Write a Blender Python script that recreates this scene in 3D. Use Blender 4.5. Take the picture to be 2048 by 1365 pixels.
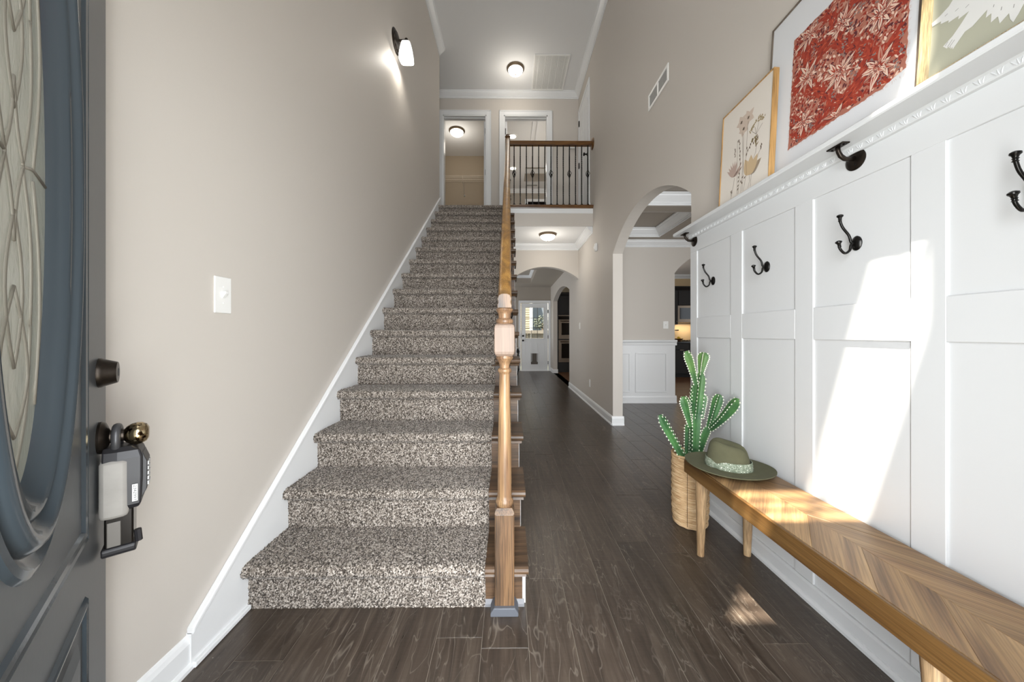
import bpy, bmesh, math, random
import numpy as np
from math import sin, cos, pi, sqrt, radians as R
from mathutils import Vector, Matrix

random.seed(7)
for o in list(bpy.data.objects):
    bpy.data.objects.remove(o, do_unlink=True)
S = bpy.context.scene
COL = S.collection

# ------------------------------------------------------------ camera, world, lights
cam_d = bpy.data.cameras.new('camera'); cam = bpy.data.objects.new('camera', cam_d); COL.objects.link(cam)
cam_d.sensor_fit = 'HORIZONTAL'; cam_d.sensor_width = 36.0; cam_d.lens = 683.0 / 2048.0 * 36.0
cam_d.shift_y = -13.5 / 2048.0; cam_d.clip_start = 0.01
cam.location = (0, 0, 1.109); cam.rotation_euler = (pi / 2, 0, -0.00878)
S.camera = cam

w = bpy.data.worlds.new('world'); S.world = w; w.use_nodes = True
bg = w.node_tree.nodes['Background']; bg.inputs[0].default_value = (0.86, 0.93, 1.0, 1); bg.inputs[1].default_value = 2.2

def lamp(name, kind, loc, energy, color=(1, 1, 1), target=None, size=None, size_y=None, radius=None):
    d = bpy.data.lights.new(name, kind); o = bpy.data.objects.new(name, d); COL.objects.link(o)
    d.energy = energy; d.color = color; o.location = loc
    if kind == 'AREA':
        d.shape = 'RECTANGLE'; d.size = size; d.size_y = size_y or size
    if radius is not None:
        d.shadow_soft_size = radius
    if target is not None:
        o.rotation_euler = (Vector(target) - Vector(loc)).to_track_quat('-Z', 'Y').to_euler()
    return o

SUN = Vector((1.0, 1.0, -3.7))
sun = lamp('sun', 'SUN', (-3, -3, 12), 25.0, (1.0, 0.93, 0.80)); sun.data.angle = R(0.6)
sun.rotation_euler = SUN.to_track_quat('-Z', 'Y').to_euler()
DAY = (0.95, 0.98, 1.0)
lamp('doorway_daylight', 'AREA', (0.14, -0.3, 1.15), 98, DAY, (0.14, 2.0, 1.15), 0.95, 2.0)
lamp('high_window_daylight', 'AREA', (0.0, -0.15, 4.6), 102, DAY, (0.0, 4.0, 3.6), 1.6, 1.6)
lamp('living_room_fill', 'AREA', (-2.6, 8.6, 1.5), 25, DAY, (1.0, 8.6, 1.0), 1.8, 1.6)  # added area lamp, stands in for unseen living room windows
lamp('dining_fill', 'AREA', (3.2, 1.2, 1.6), 60, DAY, (3.0, 5.0, 1.3), 1.6, 1.6)  # added area lamp simulating a dining window that is not built

S.view_settings.view_transform = 'Standard'; S.view_settings.look = 'None'
S.view_settings.gamma = 1.0; S.view_settings.exposure = 0.0
S.view_settings.use_curve_mapping = False

# ------------------------------------------------------------ materials
def lin(h):
    h = h.lstrip('#'); out = []
    for i in (0, 2, 4):
        c = int(h[i:i + 2], 16) / 255.0
        out.append(c / 12.92 if c <= 0.04045 else ((c + 0.055) / 1.055) ** 2.4)
    return (*out, 1.0)

class NT:
    def __init__(s, name):
        s.m = bpy.data.materials.new(name); s.m.use_nodes = True; s.t = s.m.node_tree
        s.b = s.t.nodes['Principled BSDF']
    def n(s, kind, **kw):
        x = s.t.nodes.new(kind)
        for k, v in kw.items():
            if k[0] == 'i' and k[1:].isdigit(): x.inputs[int(k[1:])].default_value = v
            elif k in x.inputs: x.inputs[k].default_value = v
            else: setattr(x, k, v)
        return x
    def l(s, a, b): s.t.links.new(a, b)
    def ramp(s, fac, stops, interp='LINEAR'):
        r = s.n('ShaderNodeValToRGB'); e = r.color_ramp.elements; r.color_ramp.interpolation = interp
        while len(e) < len(stops): e.new(0.5)
        for i, (p, c) in enumerate(stops):
            e[i].position = p; e[i].color = lin(c) if isinstance(c, str) else c
        s.l(fac, r.inputs[0]); return r
    def coords(s, which='Object', scale=(1, 1, 1), rnd=False, rot=(0, 0, 0)):
        t = s.n('ShaderNodeTexCoord'); v = t.outputs[which]
        if rnd:
            oi = s.n('ShaderNodeObjectInfo'); a = s.n('ShaderNodeVectorMath', operation='MULTIPLY_ADD')
            a.inputs[1].default_value = (37.0, 23.0, 51.0); s.l(oi.outputs['Random'], a.inputs[0]); s.l(v, a.inputs[2]); v = a.outputs[0]
        mp = s.n('ShaderNodeMapping'); mp.inputs['Scale'].default_value = scale; mp.inputs['Rotation'].default_value = rot
        s.l(v, mp.inputs[0]); return mp.outputs[0]
    def bump(s, h, strength=0.2, dist=0.002):
        b = s.n('ShaderNodeBump'); b.inputs['Strength'].default_value = strength; b.inputs['Distance'].default_value = dist
        s.l(h, b.inputs['Height']); s.l(b.outputs[0], s.b.inputs['Normal'])
    def mix(s, fac, a, b, mode='MIX'):
        x = s.n('ShaderNodeMix', data_type='RGBA', blend_type=mode)
        for sock, v in ((x.inputs[0], fac), (x.inputs[6], a), (x.inputs[7], b)):
            if hasattr(v, 'is_linked'): s.l(v, sock)
            else: sock.default_value = v
        return x.outputs[2]

def plain(name, color, rough=0.5, metal=0.0, bump=0.0, bscale=200, var=0.0, vscale=6, emit=0.0):
    t = NT(name); t.b.inputs['Roughness'].default_value = rough; t.b.inputs['Metallic'].default_value = metal
    c = lin(color) if isinstance(color, str) else color
    t.b.inputs['Base Color'].default_value = c
    if var:
        no = t.n('ShaderNodeTexNoise', Scale=vscale, Detail=5.0); t.l(t.coords(), no.inputs[0])
        d = tuple(max(0, k * (1 - var)) for k in c[:3]) + (1,)
        r = t.ramp(no.outputs[0], [(0.35, d), (0.65, c)]); t.l(r.outputs[0], t.b.inputs['Base Color'])
    if bump:
        no = t.n('ShaderNodeTexNoise', Scale=float(bscale), Detail=3.0); t.l(t.coords(), no.inputs[0]); t.bump(no.outputs[0], bump)
    if emit:
        t.b.inputs['Emission Color'].default_value = c; t.b.inputs['Emission Strength'].default_value = emit
    return t.m

def wood(name, stops, axis='y', rough=0.45, grain=1.0, scale=1.0, pores=None, tint=0.0, bump=0.12):
    """stops: colours dark -> light.  Grain runs along axis of the object."""
    t = NT(name); t.b.inputs['Roughness'].default_value = rough
    k = {'x': (1.2, 16, 16), 'y': (16, 1.2, 16), 'z': (16, 16, 1.2)}[axis]
    v = t.coords('Object', tuple(scale * q for q in k), True)
    no = t.n('ShaderNodeTexNoise', Scale=1.0, Detail=8.0, Roughness=0.6, Distortion=1.2 * grain); t.l(v, no.inputs[0])
    n = len(stops); r = t.ramp(no.outputs[0], [(0.28 + 0.44 * i / (n - 1), c) for i, c in enumerate(stops)])
    k2 = {'x': (6, 330, 330), 'y': (330, 6, 330), 'z': (330, 330, 6)}[axis]
    n2 = t.n('ShaderNodeTexNoise', Scale=1.0, Detail=4.0); t.l(t.coords('Object', tuple(scale * q for q in k2), True), n2.inputs[0])
    col = r.outputs[0]
    pr = t.ramp(n2.outputs[0], [(0.38, '8c8c8c'), (0.58, 'ffffff')])
    col = t.mix(0.55 if pores is None else pores, col, pr.outputs[0], 'MULTIPLY')
    if tint:
        oi = t.n('ShaderNodeObjectInfo'); hs = t.n('ShaderNodeHueSaturation'); ma = t.n('ShaderNodeMapRange')
        ma.inputs[3].default_value = 1 - tint; ma.inputs[4].default_value = 1 + tint
        t.l(oi.outputs['Random'], ma.inputs[0]); t.l(ma.outputs[0], hs.inputs['Value']); t.l(col, hs.inputs['Color']); col = hs.outputs[0]
    t.l(col, t.b.inputs['Base Color'])
    t.bump(n2.outputs[0], bump, 0.001)
    return t.m

M = {}
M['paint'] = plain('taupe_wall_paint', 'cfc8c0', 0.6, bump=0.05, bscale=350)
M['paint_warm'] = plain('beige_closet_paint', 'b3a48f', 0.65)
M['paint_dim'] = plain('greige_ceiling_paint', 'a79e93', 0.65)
M['ceil'] = plain('ceiling_white', 'ededed', 0.8, bump=0.05, bscale=160)
M['trim'] = plain('white_trim_paint', 'ecedee', 0.32)
M['wains'] = plain('white_wainscot_paint', 'd3d4d5', 0.38, bump=0.03, bscale=240)
M['plate'] = plain('white_plastic', 'f2f1ee', 0.3)
M['bronze'] = plain('oil_rubbed_bronze', '3a332d', 0.36, 0.85, var=0.35, vscale=60)
M['gunmetal'] = plain('black_nickel', '2e2d2c', 0.28, 0.9)
M['black'] = plain('black_iron', '171412', 0.4, 0.5)
M['fixture'] = plain('brushed_bronze_rim', '7a6a56', 0.42, 0.6)
M['globe'] = plain('lit_frosted_glass', (1.0, 0.96, 0.88, 1), 0.4, emit=3.2)
M['shade'] = plain('lit_opal_shade', (1.0, 0.99, 0.95, 1), 0.3, emit=1.6)
M['can'] = plain('lit_can_lens', (1.0, 0.95, 0.86, 1), 0.4, emit=3.0)
M['louver'] = plain('shade_grey_louver', 'a9a6a1', 0.5)  # louvers coloured grey to give the dark shade between the fins
M['dark'] = plain('dark_void', '0c0a09', 0.6)

def floor_mat():
    t = NT('dark_scraped_floorboards')
    rnd = t.n('ShaderNodeObjectInfo')
    v = t.coords('Object', (22, 1.6, 10), True)
    no = t.n('ShaderNodeTexNoise', Scale=1.0, Detail=8.0, Roughness=0.62, Distortion=1.6); t.l(v, no.inputs[0])
    base = t.ramp(no.outputs[0], [(0.30, '322a24'), (0.5, '443a32'), (0.72, '584d43')]).outputs[0]
    hs = t.n('ShaderNodeHueSaturation'); mr = t.n('ShaderNodeMapRange'); mr.inputs[3].default_value = 0.86; mr.inputs[4].default_value = 1.14
    t.l(rnd.outputs['Random'], mr.inputs[0]); t.l(mr.outputs[0], hs.inputs['Value']); t.l(base, hs.inputs['Color']); col = hs.outputs[0]
    # fine pale scratches: thin bands of warped noise, several directions
    geo = t.n('ShaderNodeNewGeometry'); acc = None
    for i, (rz, sx, sy) in enumerate(((0.25, 34, 7), (-0.5, 30, 6), (1.1, 26, 6), (0.9, 60, 14))):
        mp = t.n('ShaderNodeMapping'); mp.inputs['Rotation'].default_value = (0, 0, rz); mp.inputs['Scale'].default_value = (sx, sy, 1)
        mp.inputs['Location'].default_value = (i * 7.3, i * 3.1, 0)
        t.l(geo.outputs['Position'], mp.inputs[0])
        q = t.n('ShaderNodeTexNoise', Scale=0.55, Detail=2.0, Distortion=0.6); t.l(mp.outputs[0], q.inputs[0])
        r = t.ramp(q.outputs[0], [(0.488, '000000'), (0.5, 'ffffff'), (0.512, '000000')])
        mk = t.n('ShaderNodeTexNoise', Scale=2.3, Detail=4.0); mp2 = t.n('ShaderNodeMapping'); mp2.inputs['Location'].default_value = (i * 5, 9, i)
        t.l(geo.outputs['Position'], mp2.inputs[0]); t.l(mp2.outputs[0], mk.inputs[0])
        mr2 = t.ramp(mk.outputs[0], [(0.47, '000000'), (0.68, 'ffffff')])
        mm = t.n('ShaderNodeMath', operation='MULTIPLY'); t.l(r.outputs[0], mm.inputs[0]); t.l(mr2.outputs[0], mm.inputs[1])
        if acc is None: acc = mm.outputs[0]
        else:
            a = t.n('ShaderNodeMath', operation='MAXIMUM'); t.l(acc, a.inputs[0]); t.l(mm.outputs[0], a.inputs[1]); acc = a.outputs[0]
    sc = t.n('ShaderNodeMath', operation='MULTIPLY'); sc.inputs[1].default_value = 0.32; t.l(acc, sc.inputs[0])
    col = t.mix(sc.outputs[0], col, lin('a89d90'))
    # tiny chips of missing finish
    ch = t.n('ShaderNodeTexNoise', Scale=38.0, Detail=3.0); t.l(geo.outputs['Position'], ch.inputs[0])
    cr = t.ramp(ch.outputs[0], [(0.765, '000000'), (0.785, 'ffffff')])
    col = t.mix(cr.outputs[0], col, lin('d8cfc2'))
    t.l(col, t.b.inputs['Base Color'])
    rr = t.n('ShaderNodeMapRange'); rr.inputs[3].default_value = 0.22; rr.inputs[4].default_value = 0.40; t.l(no.outputs[0], rr.inputs[0]); t.l(rr.outputs[0], t.b.inputs['Roughness'])
    h = t.n('ShaderNodeTexNoise', Scale=1.0, Detail=3.0); t.l(t.coords('Object', (9, 34, 9), True), h.inputs[0]); t.bump(h.outputs[0], 0.35, 0.003)
    return t.m
M['floor'] = floor_mat()
M['gap'] = plain('floor_joint', '8a8074', 0.8)
M['kfloor'] = wood('brown_kitchen_boards', ['4f3423', '6f4b32', '8a6444'], 'x', 0.4, tint=0.12)

def carpet_mat():
    t = NT('speckled_grey_brown_carpet'); t.b.inputs['Roughness'].default_value = 1.0
    g = t.n('ShaderNodeNewGeometry')
    mp = t.n('ShaderNodeMapping'); mp.inputs['Scale'].default_value = (230, 200, 200); mp.inputs['Rotation'].default_value = (0.5, 0.3, 0.6)
    t.l(g.outputs['Position'], mp.inputs[0])
    vo = t.n('ShaderNodeTexVoronoi', Scale=1.0); vo.inputs['Randomness'].default_value = 1.0; t.l(mp.outputs[0], vo.inputs['Vector'])
    bw = t.n('ShaderNodeSeparateColor'); t.l(vo.outputs['Color'], bw.inputs[0])
    r = t.ramp(bw.outputs[0], [(0.0, '2e2823'), (0.25, '463e37'), (0.45, '70675e'), (0.7, '968c82'), (1.0, 'c9c0b7')])
    t.l(r.outputs[0], t.b.inputs['Base Color'])
    t.b.inputs['Sheen Weight'].default_value = 0.15
    return t.m
M['carpet'] = carpet_mat()
OAK = ['5a4334', '86674c', 'a9865f', 'c6a57c']
M['oak'] = wood('worn_oak', ['5e4634', '83644a', '9f7e5a', 'b99a72'], 'z', 0.36, scale=.7)
M['oak_low'] = wood('weathered_oak_block', ['33281f', '5e4834', '7a5c41', '8c6c4b'], 'z', 0.42, scale=1.3, pores=.75)
M['oak_pale'] = wood('sanded_oak', ['5c4c43', '786555', '846f60', '8e7a69'], 'z', 0.5, scale=.6, pores=.2)
M['oak_rail'] = wood('honey_oak_handrail', ['5c4020', '86602f', 'a07538', 'b48a4c'], 'y', 0.3)
M['oak_dark'] = wood('stained_oak_tread', ['2c2018', '503c2a', '6c523b', '846a50'], 'x', 0.42)
M['oak_gallery'] = wood('brown_oak_gallery', ['3c2512', '5c3a1b', '7a5226', '8d6633'], 'x', 0.3)
M['oak_gal_z'] = wood('brown_oak_post', ['3c2512', '5c3a1b', '7a5226', '8d6633'], 'z', 0.3)
M['door_paint'] = plain('slate_door_paint', '4e5256', 0.38, bump=0.05, bscale=90)
M['door_mould'] = plain('slate_moulding_paint', '3a4248', 0.16, bump=0.05, bscale=70)
M['mango'] = wood('mango_wood', ['59422e', '806243', '967752', 'ad8c63'], 'x', 0.42, scale=0.7, tint=0.2, pores=.45)
M['mango_y'] = wood('mango_wood_edge', ['4a321c', '624523', '70522d', '80623c'], 'y', 0.4, scale=.7, pores=.35)
M['mango_leg'] = wood('mango_wood_leg', ['6e543e', 'a3835f', 'bd9f79', 'd2b893'], 'z', 0.5, scale=1.2)

def oval_glass():
    t = NT('textured_lead_glass'); t.b.inputs['Base Color'].default_value = lin('e3e5d8'); t.b.inputs['Roughness'].default_value = 0.16
    t.b.inputs['Transmission Weight'].default_value = 0.45
    n = t.n('ShaderNodeTexNoise', Scale=1.0, Detail=5.0, Distortion=1.0); t.l(t.coords('Object', (70, 70, 30)), n.inputs[0]); t.bump(n.outputs[0], 0.35, 0.002)
    return t.m
M['oval_glass'] = oval_glass()
M['came'] = plain('lead_came', '8a857a', 0.5, 0.2)

def glass(name='clear_glass'):
    t = NT(name); t.b.inputs['Base Color'].default_value = (1, 1, 1, 1); t.b.inputs['Roughness'].default_value = 0.0
    t.b.inputs['Transmission Weight'].default_value = 1.0; t.b.inputs['IOR'].default_value = 1.1
    return t.m
M['glass'] = glass()

def knob_mat():
    t = NT('worn_bronze_knob'); t.b.inputs['Metallic'].default_value = 1.0; t.b.inputs['Roughness'].default_value = 0.2
    n = t.n('ShaderNodeTexNoise', Scale=95.0, Detail=5.0); t.l(t.coords(), n.inputs[0])
    r = t.ramp(n.outputs[0], [(0.40, '2b1d10'), (0.46, 'b9a887')]); t.l(r.outputs[0], t.b.inputs['Base Color'])
    return t.m
M['knob'] = knob_mat()
M['rubber'] = plain('grey_rubber_cover', '97938e', 0.75, bump=0.1, bscale=60, var=0.12, vscale=30)
M['casing'] = plain('charcoal_cast_metal', '252427', 0.42, 0.2)
M['steel'] = plain('smoked_steel', '24211f', 0.2, .8)
M['sticker'] = plain('white_sticker', 'f4f4f2', 0.4)
M['ink'] = plain('black_ink', '111111', 0.6)
M['felt'] = plain('olive_wool_felt', '575640', 0.95, bump=0.3, bscale=300, var=0.12, vscale=25)

def band_mat():
    t = NT('paisley_hat_band'); t.b.inputs['Roughness'].default_value = 0.8
    v = t.n('ShaderNodeTexVoronoi', Scale=75.0); t.l(t.coords(), v.inputs['Vector'])
    r = t.ramp(v.outputs['Distance'], [(0.0, 'eef0e2'), (0.16, 'e4e6d4'), (0.24, '6f7a68'), (0.42, '6f7a68'), (0.48, 'c7cdbb'), (0.54, '737d6a')])
    t.l(r.outputs[0], t.b.inputs['Base Color']); return t.m
M['band'] = band_mat()

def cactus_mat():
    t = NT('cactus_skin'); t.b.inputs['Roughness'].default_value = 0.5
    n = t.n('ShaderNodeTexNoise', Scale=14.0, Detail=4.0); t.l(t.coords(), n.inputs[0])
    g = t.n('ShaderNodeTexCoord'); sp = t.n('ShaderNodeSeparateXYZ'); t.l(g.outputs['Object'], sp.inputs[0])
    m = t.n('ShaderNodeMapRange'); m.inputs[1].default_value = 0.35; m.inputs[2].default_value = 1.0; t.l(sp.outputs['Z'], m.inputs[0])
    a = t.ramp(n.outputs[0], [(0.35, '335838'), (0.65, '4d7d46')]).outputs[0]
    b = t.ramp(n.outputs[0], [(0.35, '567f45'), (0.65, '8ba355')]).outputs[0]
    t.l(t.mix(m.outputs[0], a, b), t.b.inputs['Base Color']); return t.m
M['cactus'] = cactus_mat()
M['spine'] = plain('cactus_spine', 'e9ead6', 0.7)

def basket_mat():
    t = NT('woven_seagrass'); t.b.inputs['Roughness'].default_value = 0.8
    n = t.n('ShaderNodeTexNoise', Scale=1.0, Detail=5.0); t.l(t.coords('Object', (14, 14, 300)), n.inputs[0])
    r = t.ramp(n.outputs[0], [(0.3, 'a17d54'), (0.5, 'c8a77e'), (0.7, 'dfc6a1')]); t.l(r.outputs[0], t.b.inputs['Base Color'])
    t.bump(n.outputs[0], 0.15, 0.002); return t.m
M['basket'] = basket_mat()
M['string'] = plain('basket_stitch', '6b5236', 0.8)
M['soil'] = plain('potting_soil', '3a2a20', 0.95, bump=0.6, bscale=120)
M['frame_oak'] = wood('light_oak_frame', ['8a6434', 'b98e55', 'c99f66', 'd8b481'], 'z', 0.45)
M['frame_pine'] = wood('pale_pine_frame', ['a48a5e', 'c4ae84', 'd0bc95', 'd8c8a6'], 'z', 0.5)
M['frame_grey'] = wood('weathered_frame', ['4c4238', '6f6257', '857869'], 'z', 0.5)
M['paper'] = plain('cream_print_paper', 'ddd5cb', 0.8)
M['mat_white'] = plain('white_mount_board', 'd9dadd', 0.7)
M['sage'] = plain('sage_print_paper', 'a9a896', 0.7)
M['bird'] = plain('pale_cutout_print', 'd4d3d0', 0.7)
M['birdmark'] = plain('grey_print_marks', '8d8b86', 0.7)
M['petal_a'] = plain('blush_petal_print', 'c9b7a8', 0.8)
M['petal_b'] = plain('ochre_petal_print', 'c4ab88', 0.8)
M['petal_c'] = plain('mauve_petal_print', 'b39c90', 0.8)
M['stem'] = plain('brown_stem_print', '6f5f50', 0.8)
M['umbel'] = plain('olive_umbel_print', '9c8a68', 0.8)

for n_, c_ in (('pink', 'a86a58'), ('maroon', '5a2226'), ('red', '93301f'), ('rose', 'b98472'), ('rust', 'a23a25'), ('coral', 'c4593b'), ('grey', '857a76'), ('pale', 'dfbfac')):
    M['cloth_' + n_] = plain('cloth_print_' + n_, c_, 0.9)
M['fringe'] = plain('linen_fringe', 'c9b4ac', 0.9)
M['cab'] = plain('espresso_cabinet', '110c0a', 0.55, var=0.2)
M['stone'] = plain('dark_counter_stone', '1d1b1a', 0.2)
M['oven_steel'] = plain('stainless_steel', '7a6d60', 0.3, 1.0)
M['oven_glass'] = plain('black_oven_glass', '14100f', 0.08)
M['tile'] = plain('cream_backsplash', 'cdb48c', 0.4)
M['lemon'] = plain('yellow_fruit', 'd9b53a', 0.5)
M['clay'] = plain('brown_bowl', '5b3a22', 0.5)
M['siding'] = plain('tan_siding', '9b8f78', 0.7)
M['fence'] = plain('grey_fence_boards', '7d776e', 0.8, var=0.2, vscale=9)
M['ground'] = plain('grass_ground', '5c5e4c', 0.95)
M['shrub'] = plain('shrub_leaf', '51564a', 0.9)
M['flap'] = plain('brown_vinyl_flap', '5b524a', 0.5)
M['wire'] = plain('white_coated_wire', 'd9cfc0', 0.45)

# ------------------------------------------------------------ mesh helpers
ORG = {}
class MB:
    def __init__(s, xf=None): s.v = []; s.f = []; s.xf = xf
    def add(s, vs, fs):
        o = len(s.v); s.v += [tuple(v) for v in vs]; s.f += [tuple(i + o for i in f) for f in fs]; return s
    def box(s, x0, x1, y0, y1, z0, z1):
        return s.add([(x0, y0, z0), (x1, y0, z0), (x1, y1, z0), (x0, y1, z0), (x0, y0, z1), (x1, y0, z1), (x1, y1, z1), (x0, y1, z1)],
                     [(0, 3, 2, 1), (4, 5, 6, 7), (0, 1, 5, 4), (1, 2, 6, 5), (2, 3, 7, 6), (3, 0, 4, 7)])
    def prism(s, poly, axis, a0, a1):
        def P(p, a): return {'x': (a, p[0], p[1]), 'y': (p[0], a, p[1]), 'z': (p[0], p[1], a)}[axis]
        n = len(poly); vs = [P(p, a0) for p in poly] + [P(p, a1) for p in poly]
        return s.add(vs, [tuple(range(n))[::-1], tuple(range(n, 2 * n))] + [(i, (i + 1) % n, n + (i + 1) % n, n + i) for i in range(n)])
    def loft(s, loops, closed=True, cap=True):
        n = len(loops[0]); vs = [p for lp in loops for p in lp]; fs = []
        for k in range(len(loops) - 1):
            for i in range(n if closed else n - 1):
                j = (i + 1) % n; fs.append((k * n + i, k * n + j, (k + 1) * n + j, (k + 1) * n + i))
        if cap and closed: fs += [tuple(range(n))[::-1], tuple(range((len(loops) - 1) * n, len(loops) * n))]
        return s.add(vs, fs)
    def tube(s, pts, r, n=8, cap=True, sq=False):
        pts = [Vector(p) for p in pts]; m = len(pts); rr = r if isinstance(r, (list, tuple)) else [r] * m
        loops = []; u = None
        for i, p in enumerate(pts):
            t = (pts[min(i + 1, m - 1)] - pts[max(i - 1, 0)]).normalized()
            if u is None:
                u = t.orthogonal().normalized() if not sq else (Vector((1, 0, 0)) - t * t.x).normalized()
            u = (u - t * u.dot(t)).normalized(); w_ = t.cross(u)
            loops.append([p + (u * cos(2 * pi * k / n + (pi / 4 if sq else 0)) + w_ * sin(2 * pi * k / n + (pi / 4 if sq else 0))) * rr[i] for k in range(n)])
        return s.loft(loops, True, cap)
    def lathe(s, prof, origin=(0, 0, 0), axis=(0, 0, 1), n=24, sx=1.0, sy=1.0):
        a = Vector(axis).normalized(); u = Vector((1, 0, 0)) if abs(a.x) < 0.9 else Vector((0, 1, 0))
        u = (u - a * u.dot(a)).normalized(); w_ = a.cross(u); o = Vector(origin)
        return s.loft([[o + a * h + u * (r * sx * cos(2 * pi * k / n)) + w_ * (r * sy * sin(2 * pi * k / n)) for k in range(n)] for r, h in prof])
    def ball(s, c, r, n=12, m=8, sc=(1, 1, 1)):
        c = Vector(c)
        return s.loft([[c + Vector((r * sc[0] * sin(pi * j / m) * cos(2 * pi * k / n), r * sc[1] * sin(pi * j / m) * sin(2 * pi * k / n), r * sc[2] * cos(pi * j / m))) for k in range(n)]
                       for j in [0.06] + list(range(1, m)) + [m - 0.06]])
    def build(s, name, mat, parent=None, bevel=0, seg=2, smooth=False, recalc=True):
        me = bpy.data.meshes.new(name); vs = s.v
        if s.xf is not None: vs = [tuple(s.xf @ Vector(v)) for v in vs]
        off = ORG.get(parent.name, Vector()) if parent else Vector()
        if parent: vs = [(v[0] - off.x, v[1] - off.y, v[2] - off.z) for v in vs]
        me.from_pydata(vs, [], s.f)
        if recalc:
            bm = bmesh.new(); bm.from_mesh(me); bmesh.ops.recalc_face_normals(bm, faces=bm.faces); bm.to_mesh(me); bm.free()
        if smooth:
            me.shade_smooth()
            if smooth is not True: me.set_sharp_from_angle(angle=R(smooth))
        me.materials.append(M[mat] if isinstance(mat, str) else mat)
        o = bpy.data.objects.new(name, me); COL.objects.link(o)
        if parent: o.parent = parent; ORG[o.name] = off
        if bevel:
            b = o.modifiers.new('bevel', 'BEVEL'); b.width = bevel; b.segments = seg; b.limit_method = 'ANGLE'; b.angle_limit = R(40)
        return o

def bx(name, x0, x1, y0, y1, z0, z1, mat, parent=None, bevel=0):
    return MB().box(x0, x1, y0, y1, z0, z1).build(name, mat, parent, bevel, 1)
def tag(o, label=None, cat=None, group=None, kind=None):
    if label: o['label'] = label
    if cat: o['category'] = cat
    if group: o['group'] = group
    if kind: o['kind'] = kind
    return o
def thing(name, label, cat, loc, group=None):
    o = bpy.data.objects.new(name, None); COL.objects.link(o); o.location = loc; o.empty_display_size = 0.05
    ORG[o.name] = Vector(loc); return tag(o, label, cat, group)
def room(name, loc=(0, 0, 0), label=None):
    o = bpy.data.objects.new(name, None); COL.objects.link(o); o.location = loc; o.empty_display_size = 0.05
    ORG[o.name] = Vector(loc); return tag(o, label, None, None, 'structure')
def struct(o): return tag(o, kind='structure')
def copy_tree(o, loc, label=None, name=None):
    def rec(a, par):
        c = a.copy(); COL.objects.link(c)
        if par: c.parent = par
        for ch in list(a.children): rec(ch, c)
        return c
    c = rec(o, None); c.location = loc
    if label: c['label'] = label
    return c
def basis(o, x, y, z):
    m = Matrix.Identity(4)
    for i, a in enumerate((x, y, z)):
        for j in range(3): m[j][i] = a[j]
    m.translation = Vector(o); return m

def arch_wall(mb, axis, t0, t1, s0, s1, z0, z1, a0, a1, zs, rise, n=26, base=0.0):
    """wall slab with one segmental-arch opening; axis = normal ('x' or 'y')"""
    ax = axis
    def quad(sa, sb, za, zb, ztop): mb.prism([(sa, za), (sb, zb), (sb, ztop), (sa, ztop)], ax, t0, t1)
    if a0 > s0: quad(s0, a0, z0, z0, z1)
    if s1 > a1: quad(a1, s1, z0, z0, z1)
    h = (a1 - a0) / 2; Rr = (h * h + rise * rise) / (2 * rise); c = (a0 + a1) / 2
    f = lambda q: zs + sqrt(max(0, Rr * Rr - (q - c) ** 2)) - (Rr - rise)
    for i in range(n):
        p, q = a0 + (a1 - a0) * i / n, a0 + (a1 - a0) * (i + 1) / n
        quad(p, q, f(p), f(q), z1)
    return mb

CROWN = [(0, 0), (.085, 0), (.085, -.014), (.074, -.018), (.07, -.03), (.05, -.05), (.03, -.068), (.022, -.074), (.022, -.084), (.012, -.088), (.012, -.104), (0, -.104)]
def crown(mb, axis, wall, sgn, s0, s1, ztop, k=1.0):
    """moulding along axis; wall = coordinate of the wall face, sgn = direction into the room"""
    prof = [(wall + sgn * d * k, ztop + z * k) for d, z in CROWN]
    if axis == 'x': return mb.prism(prof, 'x', s0, s1)
    return mb.add([(p[0], s0, p[1]) for p in prof] + [(p[0], s1, p[1]) for p in prof],
                  [tuple(range(len(prof)))[::-1], tuple(range(len(prof), 2 * len(prof)))] + [(i, (i + 1) % len(prof), len(prof) + (i + 1) % len(prof), len(prof) + i) for i in range(len(prof))])
BASE = [(0, 0), (.024, 0), (.024, .012), (.018, .02), (.014, .022), (.014, .085), (.009, .1), (.004, .108), (0, .11)]
def baseb(mb, axis, wall, sgn, s0, s1, z=0.0):
    prof = [(wall + sgn * d, z + h) for d, h in BASE]; n = len(prof)
    if axis == 'x': return mb.prism(prof, 'x', s0, s1)
    return mb.prism(prof, 'y', s0, s1)

# ------------------------------------------------------------ setting: shell
XL, XR = -1.07, 1.265
Z1, ZC, ZH = 3.048, 5.49, 2.74          # upper floor, upper ceiling, hall ceiling
TH, RI, NY = 0.2495, 0.190, 1.345       # tread run, riser, first nosing

struct(bx('wall_left', XL - .12, XL, .08, 5.26, 0, ZC + .05, 'paint'))
mb = MB(); arch_wall(mb, 'x', XR, XR + .12, .08, 6.2, 0, ZC + .05, 2.36, 4.149, 2.09, .315)
arch_wall(mb, 'x', XR, XR + .12, 6.2, 10.45, 0, 2.76, 7.15, 9.75, 2.05, .21)
struct(mb.build('wall_right', 'paint'))
mb = MB()                                # front wall around the doorway and the high window (behind the lens)
for x0, x1, z0, z1 in ((-1.2, -.318, 0, 2.06), (.612, 1.4, 0, 2.06), (-1.2, 1.4, 2.06, 4.56), (-1.2, -.40, 4.56, 5.475), (.315, 1.4, 4.56, 5.475), (-1.2, 1.4, 5.475, 5.6)):
    mb.box(x0, x1, .062, .08, z0, z1)
struct(mb.build('wall_front', 'paint'))
wf = room('window_1', (0, .06, 4.56))
for z in (4.84, 5.12): bx('muntin', -.40, .315, .064, .078, z, z + .022, 'trim', wf)
bx('muntin', -.06, -.045, .064, .078, 4.56, 5.475, 'trim', wf)
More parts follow.
